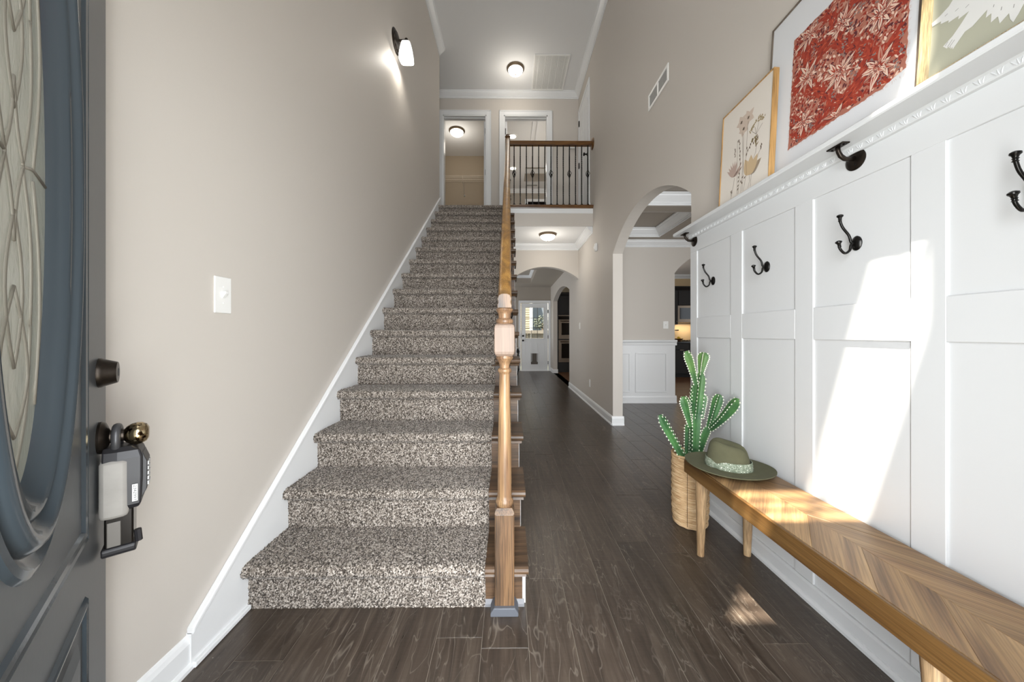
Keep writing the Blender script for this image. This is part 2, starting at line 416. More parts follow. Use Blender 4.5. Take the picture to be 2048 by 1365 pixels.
# gallery back wall with two doorways
D1 = (-1.198, -.409); D2 = (-.091, .699); DH = Z1 + 2.035
mb = MB()
for x0, x1 in ((-2.3, D1[0]), (D1[1], D2[0]), (D2[1], XR)): mb.box(x0, x1, 6.2, 6.32, Z1 - .02, ZC + .05)
for d in (D1, D2): mb.box(d[0], d[1], 6.2, 6.32, DH, ZC + .05)
struct(mb.build('wall_back', 'paint'))
struct(bx('wall_gallery', -2.42, -2.3, 5.14, 6.32, Z1 - .02, ZC + .05, 'paint'))
struct(bx('wall_gallery', -2.3, XL - .12, 5.14, 5.26, Z1 - .02, ZC + .05, 'paint'))
struct(bx('ceiling', -2.42, XR + .12, .05, 6.32, ZC, ZC + .08, 'ceil'))
mb = MB(); crown(mb, 'y', XL, 1, .08, 5.26, ZC); crown(mb, 'y', XR, -1, .08, 6.2, ZC)
mb.box(0, 0, 0, 0, 0, 0) if False else None
t1 = struct(mb.build('trim_1', 'trim'))
mb = MB(); prof = [(6.2 - d, ZC + z) for d, z in CROWN]; mb.prism(prof, 'x', -2.3, XR - .012); struct(mb.build('trim_2', 'trim'))
# upper floor slab / hall ceiling
struct(bx('floor_landing', -2.3, XR, 5.146, 6.32, ZH + .02, Z1 - .012, 'paint'))
struct(bx('ceiling_hall', -1.03, XR, 5.17, 6.32, ZH, ZH + .019, 'ceil'))
# hall arch wall
mb = MB(); arch_wall(mb, 'y', 6.2, 6.32, -3.0, XR, 0, ZH + .01, .06, XR, 2.117, .22); struct(mb.build('wall_hall', 'paint'))
mb = MB(); mb.prism([(6.2 - d, ZH + z) for d, z in CROWN], 'x', -1.4, XR - .012); crown(mb, 'y', XR, -1, 5.15, 6.2, ZH)
mb.prism([(5.16 + d, ZH + z) for d, z in CROWN], 'x', -1.4, -.02)
struct(mb.build('trim_3', 'trim'))
# gallery edge: fascia, apron, nosing
g = room('trim_4', (.6, 5.14, 2.9))
bx('fascia', .0, XR, 5.128, 5.146, 2.93, Z1 - .03, 'trim', g, .002)
bx('header', .0, XR, 5.134, 5.146, ZH, 2.93, 'paint', g)
mb = MB(); mb.prism([(5.108, Z1 - .028), (5.100, Z1 - .018), (5.100, Z1 - .004), (5.108, Z1 + .004), (5.2, Z1 + .004), (5.2, Z1 - .028)], 'x', .0, XR)
mb.prism([(5.118, Z1 - .045), (5.112, Z1 - .028), (5.13, Z1 - .028), (5.13, Z1 - .045)], 'x', .0, XR)
mb.build('nosing', 'oak_gallery', g)

# ---- back hall beyond the arch
mb = MB()
mb.box(-3.0, .62, 6.32, 7.58, 2.54, 2.6); mb.box(.62, XR, 6.32, 10.45, 2.54, 2.6); mb.box(-3, .62, 9.58, 10.45, 2.54, 2.6)
mb.box(-3, .64, 7.56, 9.6, 2.76, 2.8); mb.box(-3, .63, 9.576, 9.579, 2.541, 2.78); mb.box(-3, .63, 7.581, 7.584, 2.541, 2.78); mb.box(.616, .619, 7.56, 9.6, 2.541, 2.78)
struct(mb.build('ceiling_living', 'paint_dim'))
mb = MB(); mb.prism([(9.576 - d * .8, 2.76 + z * .7) for d, z in CROWN], 'x', -3, .62); crown(mb, 'y', .616, -1, 7.58, 9.58, 2.76, .7)
struct(mb.build('trim_5', 'trim'))
BD = (.369, 1.176)
mb = MB(); mb.box(-3.1, BD[0] - .02, 10.33, 10.45, 0, 2.6); mb.box(BD[1] + .02, XR + .12, 10.33, 10.45, 0, 2.6); mb.box(BD[0] - .02, BD[1] + .02, 10.33, 10.45, 2.06, 2.6)
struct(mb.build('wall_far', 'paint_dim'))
struct(bx('wall_living', -3.12, -3.0, 5.14, 10.45, 0, 2.8, 'paint'))
struct(bx('wall_under', -1.19, -3.0, 5.14, 5.2, 0, 2.75, 'paint'))

# ---- dining room seen through the side arch
ZD = 2.62
mb = MB(); arch_wall(mb, 'y', 5.5, 5.62, XR + .12, 6.0, 0, 2.85, 2.68, 4.18, 2.10, .38); struct(mb.build('wall_dining', 'paint'))
struct(bx('wall_east', 5.2, 5.3, .9, 5.5, 0, 2.85, 'paint'))
struct(bx('wall_south', XR + .12, 5.2, .8, .9, 0, 2.85, 'paint'))
mb = MB(); ys = [(.9, 1.5), (2.75, 2.95), (4.0, 4.2), (5.3, 5.5)]; xs = [(XR + .12, 1.5), (2.35, 2.55), (3.5, 3.7), (4.7, 5.2)]
for y0, y1 in ys: mb.box(XR + .12, 5.2, y0, y1, ZD, ZD + .14)
for x0, x1 in xs: mb.box(x0, x1, .9, 5.5, ZD + .001, ZD + .14)
mb.box(XR + .12, 5.2, .9, 5.5, ZD + .14, ZD + .2)
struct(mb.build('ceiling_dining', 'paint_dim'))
mb = MB()
for i in range(3):
    for j in range(3):
        x0, x1, y0, y1 = xs[i][1], xs[i + 1][0], ys[j][1], ys[j + 1][0]
        for yy, sg in ((y0, 1), (y1, -1)): mb.prism([(yy + sg * d, ZD + .135 + z * 1.28) for d, z in CROWN], 'x', x0, x1)
        for xx, sg in ((x0, 1), (x1, -1)): crown(mb, 'y', xx, sg, y0, y1, ZD + .135, 1.25)
mb.prism([(5.5 - d, ZD + z) for d, z in CROWN], 'x', XR + .12, 5.2)
struct(mb.build('trim_6', 'trim'))
dw = room('trim_7', (2.0, 5.5, 0), 'white dining room wainscot with chair rail and raised panel moulding')
bx('wainscot_board', XR + .12, 2.68, 5.485, 5.5, 0, .93, 'trim', dw)
mb = MB(); mb.prism([(5.5, .93), (5.47, .93), (5.465, .95), (5.472, .965), (5.458, .985), (5.45, 1.0), (5.45, 1.015), (5.5, 1.02)], 'x', XR + .12, 2.7); mb.build('chair_rail', 'trim', dw)
mb = MB(); mb.prism([(5.485 - d, h * 1.1) for d, h in BASE], 'x', XR + .12, 2.7); mb.build('baseboard', 'trim', dw)
for a, b in ((1.43, 1.955), (2.034, 2.547)):
    mb = MB()
    for x0, x1, z0, z1 in ((a, b, .172, .197), (a, b, .788, .813), (a, a + .025, .197, .788), (b - .025, b, .197, .788)): mb.box(x0, x1, 5.472, 5.485, z0, z1)
    mb.build('panel_moulding', 'trim', dw, .004)
# ---- kitchen
struct(bx('wall_kitchen', XR + .12, 7, 10.7, 10.8, 0, 2.8, 'paint_warm'))
struct(bx('wall_kitchen_east', 6.9, 7, 5.62, 10.8, 0, 2.8, 'paint_warm'))
struct(bx('ceiling_kitchen', XR + .12, 7, 5.62, 10.8, 2.74, 2.8, 'ceil'))
mb = MB(); mb.prism([(9.35 - d, 2.74 + z) for d, z in CROWN], 'x', 3.5, 6.9); struct(mb.build('trim_8', 'trim'))
struct(bx('wall_range', 3.6, 6.9, 9.35, 9.45, 0, 2.74, 'tile'))

# ---- closet and bedroom upstairs
struct(bx('wall_closet', -2.0, -.36, 8.4, 8.5, Z1, ZC + .05, 'paint_warm'))
struct(bx('wall_closet_west', -2.1, -2.0, 6.32, 8.5, Z1, ZC + .05, 'paint_warm'))
struct(bx('wall_closet_east', -.36, -.27, 6.32, 10.6, Z1, ZC + .05, 'paint_warm'))
struct(bx('ceiling_closet', -2.1, -.27, 6.32, 8.5, ZC, ZC + .08, 'ceil'))
struct(bx('floor_upstairs', -2.1, 4, 6.32, 10.6, 2.82, Z1 - .01, 'carpet'))
struct(bx('wall_bedroom', -.27, 4, 10.35, 10.45, Z1, ZC + .4, 'paint_dim'))
struct(bx('wall_bedroom_east', 3.9, 4, 6.32, 10.45, Z1, ZC + .4, 'paint'))
mb = MB(); mb.box(-.27, 4, 6.32, 8.96, ZC, ZC + .06); mb.box(-.27, 4, 9.78, 10.4, ZC, ZC + .06); mb.box(-.27, .43, 8.96, 9.78, ZC, ZC + .06); mb.box(3.0, 4, 8.96, 9.78, ZC, ZC + .06)
struct(mb.build('ceiling_bedroom', 'ceil'))
mb = MB(); mb.box(.43, 3, 8.961, 8.964, ZC + .001, 5.84); mb.box(.43, 3, 9.776, 9.779, ZC + .001, 5.84); mb.box(.431, .434, 8.94, 9.8, ZC + .001, 5.84); mb.box(2.996, 2.999, 8.94, 9.8, ZC + .001, 5.84); mb.box(.4, 3.02, 8.94, 9.8, 5.82, 5.88)
struct(mb.build('ceiling_tray', 'paint_dim'))
mb = MB(); mb.prism([(9.776 - d, 5.82 + z) for d, z in CROWN], 'x', .43, 3); mb.prism([(10.35 - d, ZC + z) for d, z in CROWN], 'x', -.27, 3.9)
struct(mb.build('trim_9', 'trim'))

# ------------------------------------------------------------ floor planks (each one a piece of the floor)
fl = bx('floor', XL, 5.2, .06, 10.6, -.06, -.0016, 'gap'); struct(fl)
ORG[fl.name] = Vector()
PW = .1675
def plank(x0, x1, y0, y1, mat='floor', par=fl):
    e, c = .0008, .0012
    vs = []
    for z, d in ((-.0045, e), (-.0010, e), (0, e + c)):
        vs += [(x0 + d, y0 + d, z), (x1 - d, y0 + d, z), (x1 - d, y1 - d, z), (x0 + d, y1 - d, z)]
    fs = [(8, 9, 10, 11)]
    for k in (0, 4): fs += [(k + i, k + (i + 1) % 4, k + 4 + (i + 1) % 4, k + 4 + i) for i in range(4)]
    cx, cy = (x0 + x1) / 2, (y0 + y1) / 2
    me = bpy.data.meshes.new('floorboard'); me.from_pydata([(a - cx, b - cy, z) for a, b, z in vs], [], fs)
    me.materials.append(M[mat]); o = bpy.data.objects.new('floorboard', me); COL.objects.link(o); o.location = (cx, cy, 0); o.parent = par
rf = random.Random(3)
for k in range(-6, 17):
    x0, x1 = -.0977 + PW * k, -.0977 + PW * (k + 1)
    if x1 <= XL: continue
    if x1 < -.02: rng = (.06, 1.5)
    elif x0 < XR: rng = (.06, 10.33)
    else: rng = (2.3, 5.49)
    x0 = max(x0, XL); y = rng[0] - rf.uniform(0, .8)
    while y < rng[1]:
        L = rf.choice((.62, .85, 1.05, 1.22)); a, b = max(y, rng[0]), min(y + L, rng[1])
        if b - a > .03: plank(x0, x1, a, b)
        y += L
kf = room('floor_kitchen', (3.5, 8, 0)); ORG[kf.name] = Vector()
kf.location = (0, 0, 0)
bx('subfloor', XR + .0, 6.9, 7.15, 9.75, -.004, -.002, 'kfloor', kf); bx('subfloor', XR + .12, 6.9, 5.5, 10.7, -.005, -.003, 'kfloor', kf)
y = 5.56; i = 0
while y < 10.6:
    xa = XR + .13 if not (7.15 < y < 9.7) else XR + .003
    for a, b in ((xa, 2.9 + .5 * (i % 3)), (2.9 + .5 * (i % 3), 5.4)):
        plank(a, b, y, y + .126, 'kfloor', kf)
    y += .126; i += 1
struct(bx('ground', -30, 30, 10.7, 40, -.25, -.2, 'ground'))
struct(bx('ground_porch', -8, 8, -8, .05, -.2, -.02, 'ground'))

# ------------------------------------------------------------ baseboards, skirt
struct(baseb(MB(), 'y', XL, 1, .08, 1.16).build('baseboard_left', 'trim'))
mb = MB(); baseb(mb, 'y', XR, -1, 4.149, 7.15); baseb(mb, 'y', XR, -1, 9.75, 10.33)
mb.prism([(4.149 - d, h) for d, h in BASE], 'x', XR - .014, XR + .134); mb.prism([(9.75 - d, h) for d, h in BASE], 'x', XR - .014, XR + .134)
struct(mb.build('baseboard_right', 'trim'))
struct(baseb(MB(), 'y', XR, -1, 5.3, 5.34, Z1).build('baseboard_gallery', 'trim'))

# ------------------------------------------------------------ staircase
st = thing('staircase', 'straight staircase with stained oak treads, white skirt board and grey speckled carpet', 'staircase', (-.5, 1.39, 0))
sl = .748; zt = lambda y: .118 + sl * (y - 1.14)
MB().prism([(1.14, 0), (1.14, .118), (5.25, zt(5.25)), (5.25, zt(5.25) - .55), (1.42, 0)], 'x', XL + .001, XL + .018).build('skirt_board', 'trim', st)
MB().prism([(1.14, .112), (1.14, .134), (5.25, zt(5.25) + .016), (5.25, zt(5.25) - .006)], 'x', XL + .001, XL + .026).build('skirt_cap', 'trim', st, .004)
bx('skirt_shoe', XL + .001, XL + .032, 1.14, 1.388, 0, .02, 'trim', st, .004)
ZT = [RI * n for n in range(1, 17)]
def nosey(n): return NY + TH * (n - 1)
for n in range(1, 17):
    y0 = nosey(n) + .012; top = n * RI - .012; yr = nosey(n) + .055
    if n == 16: prof = [(y0, top - .032), (5.14, top - .032), (5.14, top), (y0, top)]
    else: prof = [(y0 + .012, top - .032), (y0 + .003, top - .026), (y0, top - .016), (y0 + .003, top - .006), (y0 + .012, top), (yr + TH + .005, top), (yr + TH + .005, top - .032)]
    MB().prism(prof, 'x', XL + .018, .078 if n < 16 else .0).build('tread', 'oak_dark', st)
    if n < 16: MB().prism([(yr - .02, top - .05), (yr - .012, top - .032), (yr, top - .032), (yr, top - .05)], 'x', -.12, .07).build('cove_moulding', 'oak_dark', st)
    MB().box(XL + .018, .055, yr, yr + .018, (n - 1) * RI - .012 if n > 1 else 0, top - .032).build('riser', 'oak_dark', st)
    if n == 1: MB().prism([(yr, .0), (yr - .012, 0), (yr - .012, .012), (yr, .024)], 'x', -.1, .062).build('shoe_moulding', plain('grey_washed_oak', '7c7c80', 0.5), st)
poly = []
for n in range(1, 17):
    yr = nosey(n) + .053; poly += [(yr, max(0, (n - 1) * RI - .044) if n > 1 else 0), (yr, n * RI - .045)]
poly = poly[:-1] + [(nosey(16) + .053, 2.74), (5.14, 2.74), (5.14, 0)]
mb = MB()                                   # open stringer: built as vertical slices so the saw-tooth stays convex
for n in range(1, 16):
    ya, yb = nosey(n) + .053, nosey(n + 1) + .053
    mb.prism([(ya + .02, max(0, (n - 1) * RI - .35)), (yb + .02, max(0, n * RI - .35)), (yb + .02, n * RI - .045), (ya + .02, n * RI - .045)], 'x', .048, .057)
mb.box(.055, .068, 1.41, 1.62, 0, .145); mb.build('stringer', 'trim', st)
mb = MB()
for n in range(1, 16):
    ya, yb = nosey(n) + .075, nosey(n + 1) + .075
    mb.prism([(ya, 0), (yb, 0), (yb, max(.01, n * RI - .06)), (ya, max(.01, n * RI - .06))], 'x', .02, .054)
mb.build('spandrel_wall', 'paint', st)

def carpet_mesh(name, parent, steps, h, x0=-1.052, x1=-.098, seed=1):
    path = []
    for n in steps:
        yn = nosey(n); yr = yn + .043; top = n * RI; zb = (n - 1) * RI + (0 if n > 1 else .0)
        seg = [(yr, zb + (.004 if n > 1 else 0)), (yr - .002, top - .060), (yr - .006, top - .052), (yn + .022, top - .050)]
        for a in range(-80, 91, 17): seg.append((yn + .025 - .025 * cos(R(a)), top - .025 + .025 * sin(R(a))))
        end = yn + TH + .043 if n < 16 else 6.2
        seg += [(yn + .06, top + .001), (end, top)]
        path += seg
    P = np.array(path); d = np.r_[0, np.cumsum(np.hypot(*np.diff(P, axis=0).T))]
    keep = np.r_[True, np.diff(d) > 1e-6]; P, d = P[keep], d[keep]
    m = int(d[-1] / h) + 1; q = np.linspace(0, d[-1], m); py, pz = np.interp(q, d, P[:, 0]), np.interp(q, d, P[:, 1])
    ty, tz = np.gradient(py), np.gradient(pz); L = np.hypot(ty, tz); ny, nz = -tz / L, ty / L
    nx = int((x1 - x0) / h) + 1; xs_ = np.linspace(x0, x1, nx); rng = np.random.default_rng(seed)
    disp = rng.normal(0, .0020, (m, nx)); X = np.tile(xs_, (m, 1)) + rng.normal(0, h * .25, (m, nx))
    Yv = py[:, None] + ny[:, None] * disp + rng.normal(0, h * .2, (m, nx)); Zv = pz[:, None] + nz[:, None] * disp
    cols = [(X, Yv, Zv)]
    X2 = X[:, -1:] + .002; cols.append((X2, py[:, None] - ny[:, None] * .012, pz[:, None] - nz[:, None] * .012))
    X, Yv, Zv = (np.concatenate([c[i] for c in cols], 1) for i in range(3))
    if 1 in steps: Zv = np.maximum(Zv, 0.0005)
    nx = X.shape[1]; co = np.stack([X, Yv, Zv], -1).reshape(-1, 3) - np.array(ORG[parent.name])
    i0 = (np.arange(m - 1)[:, None] * nx + np.arange(nx - 1)[None]).ravel(); quads = np.stack([i0, i0 + 1, i0 + 1 + nx, i0 + nx], 1)
    me = bpy.data.meshes.new(name); me.vertices.add(len(co)); me.vertices.foreach_set('co', co.astype(np.float32).ravel())
    me.loops.add(quads.size); me.loops.foreach_set('vertex_index', quads.astype(np.int32).ravel())
    me.polygons.add(len(quads)); me.polygons.foreach_set('loop_start', (np.arange(len(quads)) * 4).astype(np.int32))
    me.update(calc_edges=True); me.materials.append(M['carpet'])
    o = bpy.data.objects.new(name, me); COL.objects.link(o); o.parent = parent; ORG[o.name] = ORG[parent.name]
    o['kind'] = 'stuff'; return o
carpet_mesh('carpet', st, range(1, 5), .0045, seed=1)
carpet_mesh('carpet', st, range(5, 9), .0065, seed=2)
carpet_mesh('carpet', st, range(9, 17), .009, seed=3)
struct(bx('floor_gallery', -.1, XR, 5.2, 6.2, Z1 - .012, Z1 - .001, 'carpet'))
struct(bx('floor_gallery', -2.3, -1.05, 5.26, 6.2, Z1 - .012, Z1 - .001, 'carpet'))

# ------------------------------------------------------------ banister (newels, handrails, balusters)
bn = thing('banister', 'worn oak stair banister with turned newel post, handrail and black iron balusters', 'banister', (-.018, 1.39, 0))
NX, NYY = -.018, 1.39
nw = MB().box(NX - .039, NX + .039, NYY - .039, NYY + .039, .02, .395).build('newel_post', 'oak_low', bn, .004)
mb = MB(); mb.prism([(NX - .055, 0), (NX + .055, 0), (NX + .055, .014), (NX + .042, .034), (NX - .042, .034), (NX - .055, .014)], 'y', NYY - .053, NYY + .053)
mb.build('plinth', plain('grey_washed_plinth', '5d6067', 0.5), nw, .003)
sq = lambda r, z: [(NX - r, NYY - r, z), (NX + r, NYY - r, z), (NX + r, NYY + r, z), (NX - r, NYY + r, z)]
MB().loft([sq(.039, .395), sq(.037, .406), sq(.03, .416)]).build('block_shoulder', 'oak_low', nw)
MB().lathe([(.026, .41), (.033, .42), (.036, .43), (.034, .44), (.029, .446), (.0285, .46), (.0285, .52), (.0255, .75), (.0215, .945), (.022, .952), (.0275, .956), (.0285, .963), (.0265, .969), (.020, .973), (.0205, .985), (.026, 1.0), (.032, 1.008), (.035, 1.014), (.033, 1.022), (.02, 1.026)], (NX, NYY, 0), n=32).build('turned_shaft', 'oak', nw, smooth=50)
MB().loft([sq(.03, 1.02), sq(.038, 1.03), sq(.0405, 1.04), sq(.0405, 1.135), sq(.038, 1.145), sq(.03, 1.152)]).build('cap_block', 'oak_pale', nw, .003)
MB().lathe([(.03, 1.15), (.035, 1.156), (.036, 1.163), (.033, 1.169), (.025, 1.174), (.0245, 1.185), (.027, 1.195), (.031, 1.201), (.035, 1.206), (.033, 1.213), (.02, 1.216)], (NX, NYY, 0), n=32).build('turned_cap', 'oak', nw, smooth=50)
RX = NX; zr = lambda y: 1.222 + .749 * (y - 1.40)
RP = [(-.027, 0), (-.0285, .01), (-.024, .022), (-.0275, .036), (-.022, .05), (-.01, .056), (.01, .056), (.022, .05), (.0275, .036), (.024, .022), (.0285, .01), (.027, 0)]
loops = []
for y, zb in ((1.353, 1.214), (1.38, 1.2165), (1.41, 1.221)) : loops.append([(RX + a, y, zb + b) for a, b in RP])
for y in (1.47, 3.0, 5.10): loops.append([(RX + a, y, zr(y) - .006 + b * 1.1) for a, b in RP])
MB().loft(loops).build('handrail', 'oak_rail', bn, smooth=35)
MB().prism([(RX + a * .98, 1.2145 + b * .98) for a, b in RP], 'y', 1.3505, 1.3535).build('darkened_rail_end', 'oak_low', bn, .001)  # thin dark cap added to tone down strong light on the rail end
# gallery newel and rail
GX, GY = -.02, 5.145
sg = lambda r, z: [(GX - r, GY - r, z), (GX + r, GY - r, z), (GX + r, GY + r, z), (GX - r, GY + r, z)]
gn = MB().loft([sg(.036, Z1), sg(.036, 4.035), sg(.03, 4.05), sg(.024, 4.056)]).build('newel_post', 'oak_gal_z', bn, .003)
MB().lathe([(.022, 4.05), (.022, 4.065), (.026, 4.07), (.04, 4.078), (.042, 4.086), (.036, 4.093), (.024, 4.098), (.028, 4.106), (.022, 4.118), (.01, 4.124)], (GX, GY, 0), n=20).build('finial', 'oak_gal_z', gn, smooth=50)
MB().prism([(5.145 + a, 3.955 + b * 1.25) for a, b in RP], 'x', GX + .03, XR - .018).build('handrail', 'oak_gallery', bn, smooth=35)
MB().lathe([(.085, 0), (.085, .008), (.075, .016), (.05, .02)], (XR, 5.145, 3.985), (-1, 0, 0), 24, 1, 1).build('rosette', 'oak_gallery', bn, smooth=40)
# iron balusters
def twist(mb, x, y, z0, z1, r=.0075, turns=3):
    n = max(8, int((z1 - z0) / .012)); lp = []
    for i in range(n + 1):
        a = turns * 2 * pi * i / n / 2 + pi / 4
        lp.append([(x + r * 1.25 * cos(a + k * pi / 2), y + r * 1.25 * sin(a + k * pi / 2), z0 + (z1 - z0) * i / n) for k in range(4)])
    mb.loft(lp)
def baluster(x, y, z0, z1, tw, basket=None, parent=bn):
    mb = MB(); r = .0072; cuts = sorted(tw); z = z0
    for a, b in cuts:
        mb.box(x - r, x + r, y - r, y + r, z, a); twist(mb, x, y, a, b); z = b
    if basket:
        mb.box(x - r, x + r, y - r, y + r, z, basket - .05)
        for k in range(4):
            mb.tube([(x + (.004 + .026 * sin(pi * i / 8)) * cos(k * pi / 2 + i * .25), y + (.004 + .026 * sin(pi * i / 8)) * sin(k * pi / 2 + i * .25), basket - .05 + .1 * i / 8) for i in range(9)], .0042, 5)
        mb.ball((x, y, basket - .052), .012, 8, 5); mb.ball((x, y, basket + .052), .012, 8, 5); z = basket + .05
    mb.box(x - r, x + r, y - r, y + r, z, z1)
    o = mb.build('baluster', 'black', parent)
    MB().loft([[(x + q * .018, y + p * .018, z0), ] and (x + q * .018, y + p * .018, z0) for q, p in ((-1, -1), (1, -1), (1, 1), (-1, 1))] and
              [[(x + q * rr, y + p * rr, zz) for q, p in ((-1, -1), (1, -1), (1, 1), (-1, 1))] for rr, zz in ((.018, z0), (.018, z0 + .012), (.009, z0 + .026))]).build('baluster_shoe', 'black', o)
    return o
for i in range(13):
    x = .0768 + .0927 * i
    baluster(x, 5.145, Z1 + .004, 3.957, [(3.2, 3.36), (3.62, 3.8)], 3.53 if i % 3 == 0 else None)
for n in range(2, 16):
    for k, dy in enumerate((.085, .205)):
        y = nosey(n) + dy; z0 = n * RI - .012
        if y > 5.05: continue
        baluster(-.004, y, z0, zr(y) + .004, [(z0 + .25, z0 + .42), (z0 + .55, z0 + .7)], z0 + .48 if (n * 2 + k) % 3 == 0 else None)

# ------------------------------------------------------------ wainscot on the right wall
XS, XP = 1.246, 1.2535
wn = room('trim_10', (XS, 1.2, 0), 'white board and batten wainscot of recessed panels under the picture ledge')
PY = [(.20, .54), (.623, .963), (1.049, 1.389), (1.478, 1.817), (1.91, 2.255)]
YE = 2.335
for a, b in PY:
    for z0, z1 in ((.081, 1.087), (1.218, 1.664)): bx('panel', XP, XR, a - .01, b + .01, z0 - .01, z1 + .01, 'wains', wn)
ed = [.08] + [q for p in PY for q in p] + [YE]
for i in range(0, len(ed), 2): bx('stile', XS, XR, ed[i], ed[i + 1], .081, 1.664, 'wains', wn, .0015)
for a, b in PY: bx('rail', XS, XR, a, b, 1.087, 1.218, 'wains', wn, .0015)
bx('frieze_board', XS, XR, .08, YE, 1.664, 1.785, 'wains', wn, .0015)
MB().prism([(XS - .016, 0), (XS - .016, .012), (XS - .008, .02), (XS - .004, .022), (XS - .004, .068), (XS, .079), (XR, .081), (XR, 0)], 'y', .08, YE).build('baseboard', 'wains', wn)
MB().prism([(XR, 1.785), (1.142, 1.785), (1.138, 1.789), (1.138, 1.801), (1.142, 1.805), (XR, 1.805)], 'y', .08, 2.36).build('ledge', 'wains', wn)
mb = MB().prism([(XS, 1.757), (XS - .01, 1.759), (XS - .013, 1.763), (XS - .013, 1.779), (XS - .018, 1.785), (XS, 1.785)], 'y', .08, YE); mb.build('bed_moulding', 'wains', wn)
mb = MB()                                 # carved leaf ornaments on the bed moulding
y = .1
while y < YE - .03:
    for k in (-1, 0, 1):
        mb.tube([(XS - .0125, y + k * .004, 1.763), (XS - .0135, y + k * .007 + .002, 1.770), (XS - .0130, y + k * .011 + .004, 1.778)], [.0012, .0018, .001], 5)
    y += .034
o = mb.build('carved_ornament', 'wains', wn); o['kind'] = 'stuff'

# coat hooks and ledge brackets
def hook(y, label):
    z = 1.437; t = thing('coat_hook', label, 'hook', (XP, y, z), 'coat hooks on the wainscot panels')
    MB().lathe([(.023, 0), (.0235, .003), (.020, .007), (.012, .011), (.004, .012)], (XP, y, z), (-1, 0, 0), 24, .82, 1.12).build('backplate', 'gunmetal', t, smooth=40)
    for dz in (.013, -.013): MB().ball((XP - .010, y, z + dz), .0032, 8, 5).build('screw', 'gunmetal', t)
    def chain(pts, name):
        P = [Vector(p) for p in pts]; out = []
        for i in range(len(P) - 1):
            p0, p1, p2, p3 = P[max(i - 1, 0)], P[i], P[i + 1], P[min(i + 2, len(P) - 1)]
            for k in range(5):
                u = k / 5; out.append(.5 * ((2 * p1) + (p2 - p0) * u + (2 * p0 - 5 * p1 + 4 * p2 - p3) * u * u + (3 * p1 - p0 - 3 * p2 + p3) * u ** 3))
        out.append(P[-1]); o = MB().tube(out, .0042, 8).build(name, 'gunmetal', t, smooth=True)
        e = P[-1]; d = (P[-1] - P[-2]).normalized()
        MB().lathe([(.0045, -.014), (.0062, -.0125), (.0045, -.011), (.0045, -.008), (.0062, -.0065), (.0045, -.005), (.006, 0), (.0098, .004), (.0095, .008), (.005, .011), (.001, .012)], e, d, 14).build('tip', 'gunmetal', o, smooth=40)
    chain([(XP - .012, y, z), (XP - .022, y, z + .004), (XP - .030, y, z + .028), (XP - .052, y, z + .056), (XP - .062, y, z + .082), (XP - .062, y, z + .092)], 'upper_prong')
    chain([(XP - .012, y, z), (XP - .022, y, z - .006), (XP - .027, y, z - .026), (XP - .045, y, z - .036), (XP - .062, y, z - .02), (XP - .066, y, z - .002)], 'lower_prong')
hook(2.083, 'black double coat hook in the upper panel nearest the archway')
hook(1.647, 'black double coat hook above the olive hat, second from the archway')
hook(1.219, 'black double coat hook just above the patch of sunlight on the panels')
hook(.793, 'black double coat hook cut off by the right edge of the picture')
def bracket(y, label):
    zc = 1.735; t = thing('shelf_bracket', label, 'bracket', (XS, y, zc), 'curved brackets under the picture ledge')
    MB().lathe([(.035, 0), (.036, .003), (.031, .006), (.024, .008), (.012, .009)], (XS, y, zc), (-1, 0, 0), 28).build('rose', 'bronze', t, smooth=40)
    MB().ball((XS - .008, y - .004, zc - .018), .0035, 8, 5).build('screw', 'gunmetal', t)
    pts = [(XS - .006, y, zc + .006), (XS - .025, y, zc + .002), (XS - .042, y, zc + .004), (XS - .056, y, zc + .014), (XS - .064, y, zc + .028), (XS - .067, y, zc + .045)]
    MB().tube(pts, [.0085, .008, .0078, .0075, .007, .007], 10).build('arm', 'bronze', t, smooth=True)
    bx('saddle_plate', XS - .08, XS - .052, y - .032, y + .032, 1.7795, 1.785, 'bronze', t, .002)
    for d in (-.022, .022): MB().ball((XS - .066, y + d, 1.779), .0035, 8, 5).build('screw', 'gunmetal', t)
bracket(2.283, 'dark curved shelf bracket under the far end of the ledge, beside the archway')
bracket(1.215, 'dark curved shelf bracket under the middle of the ledge, below the red print')

# ------------------------------------------------------------ framed pictures on the ledge
def leaning(yc, wid, hgt, thick, fw, xb, lean, name, label, fmat, back, zbase=1.805, rmat=None):
    """returns root, MB factory in picture coordinates: s to the left, h up, d out of the picture"""
    a = math.atan(lean); M4 = basis((xb, yc, zbase), (0, 1, 0), (sin(a), 0, cos(a)), (-cos(a), 0, sin(a)))
    t = thing(name, label, 'picture', (xb, yc, zbase), 'framed pictures on the ledge')
    q = lambda: MB(M4)
    W = wid / 2; fm = M[fmat]
    for s0, s1, h0, h1 in ((-W, W, 0, fw), (-W, W, hgt - fw, hgt), (-W, -W + fw, fw, hgt - fw), (W - fw, W, fw, hgt - fw)):
        q().box(s0, s1, h0, h1, -thick, 0).build('frame_side', rmat or fm, t, .001, 1)
    q().box(-W + fw * .5, W - fw * .5, fw * .5, hgt - fw * .5, -thick * .8, -.004).build('backing_board', back, t)
    return t, q
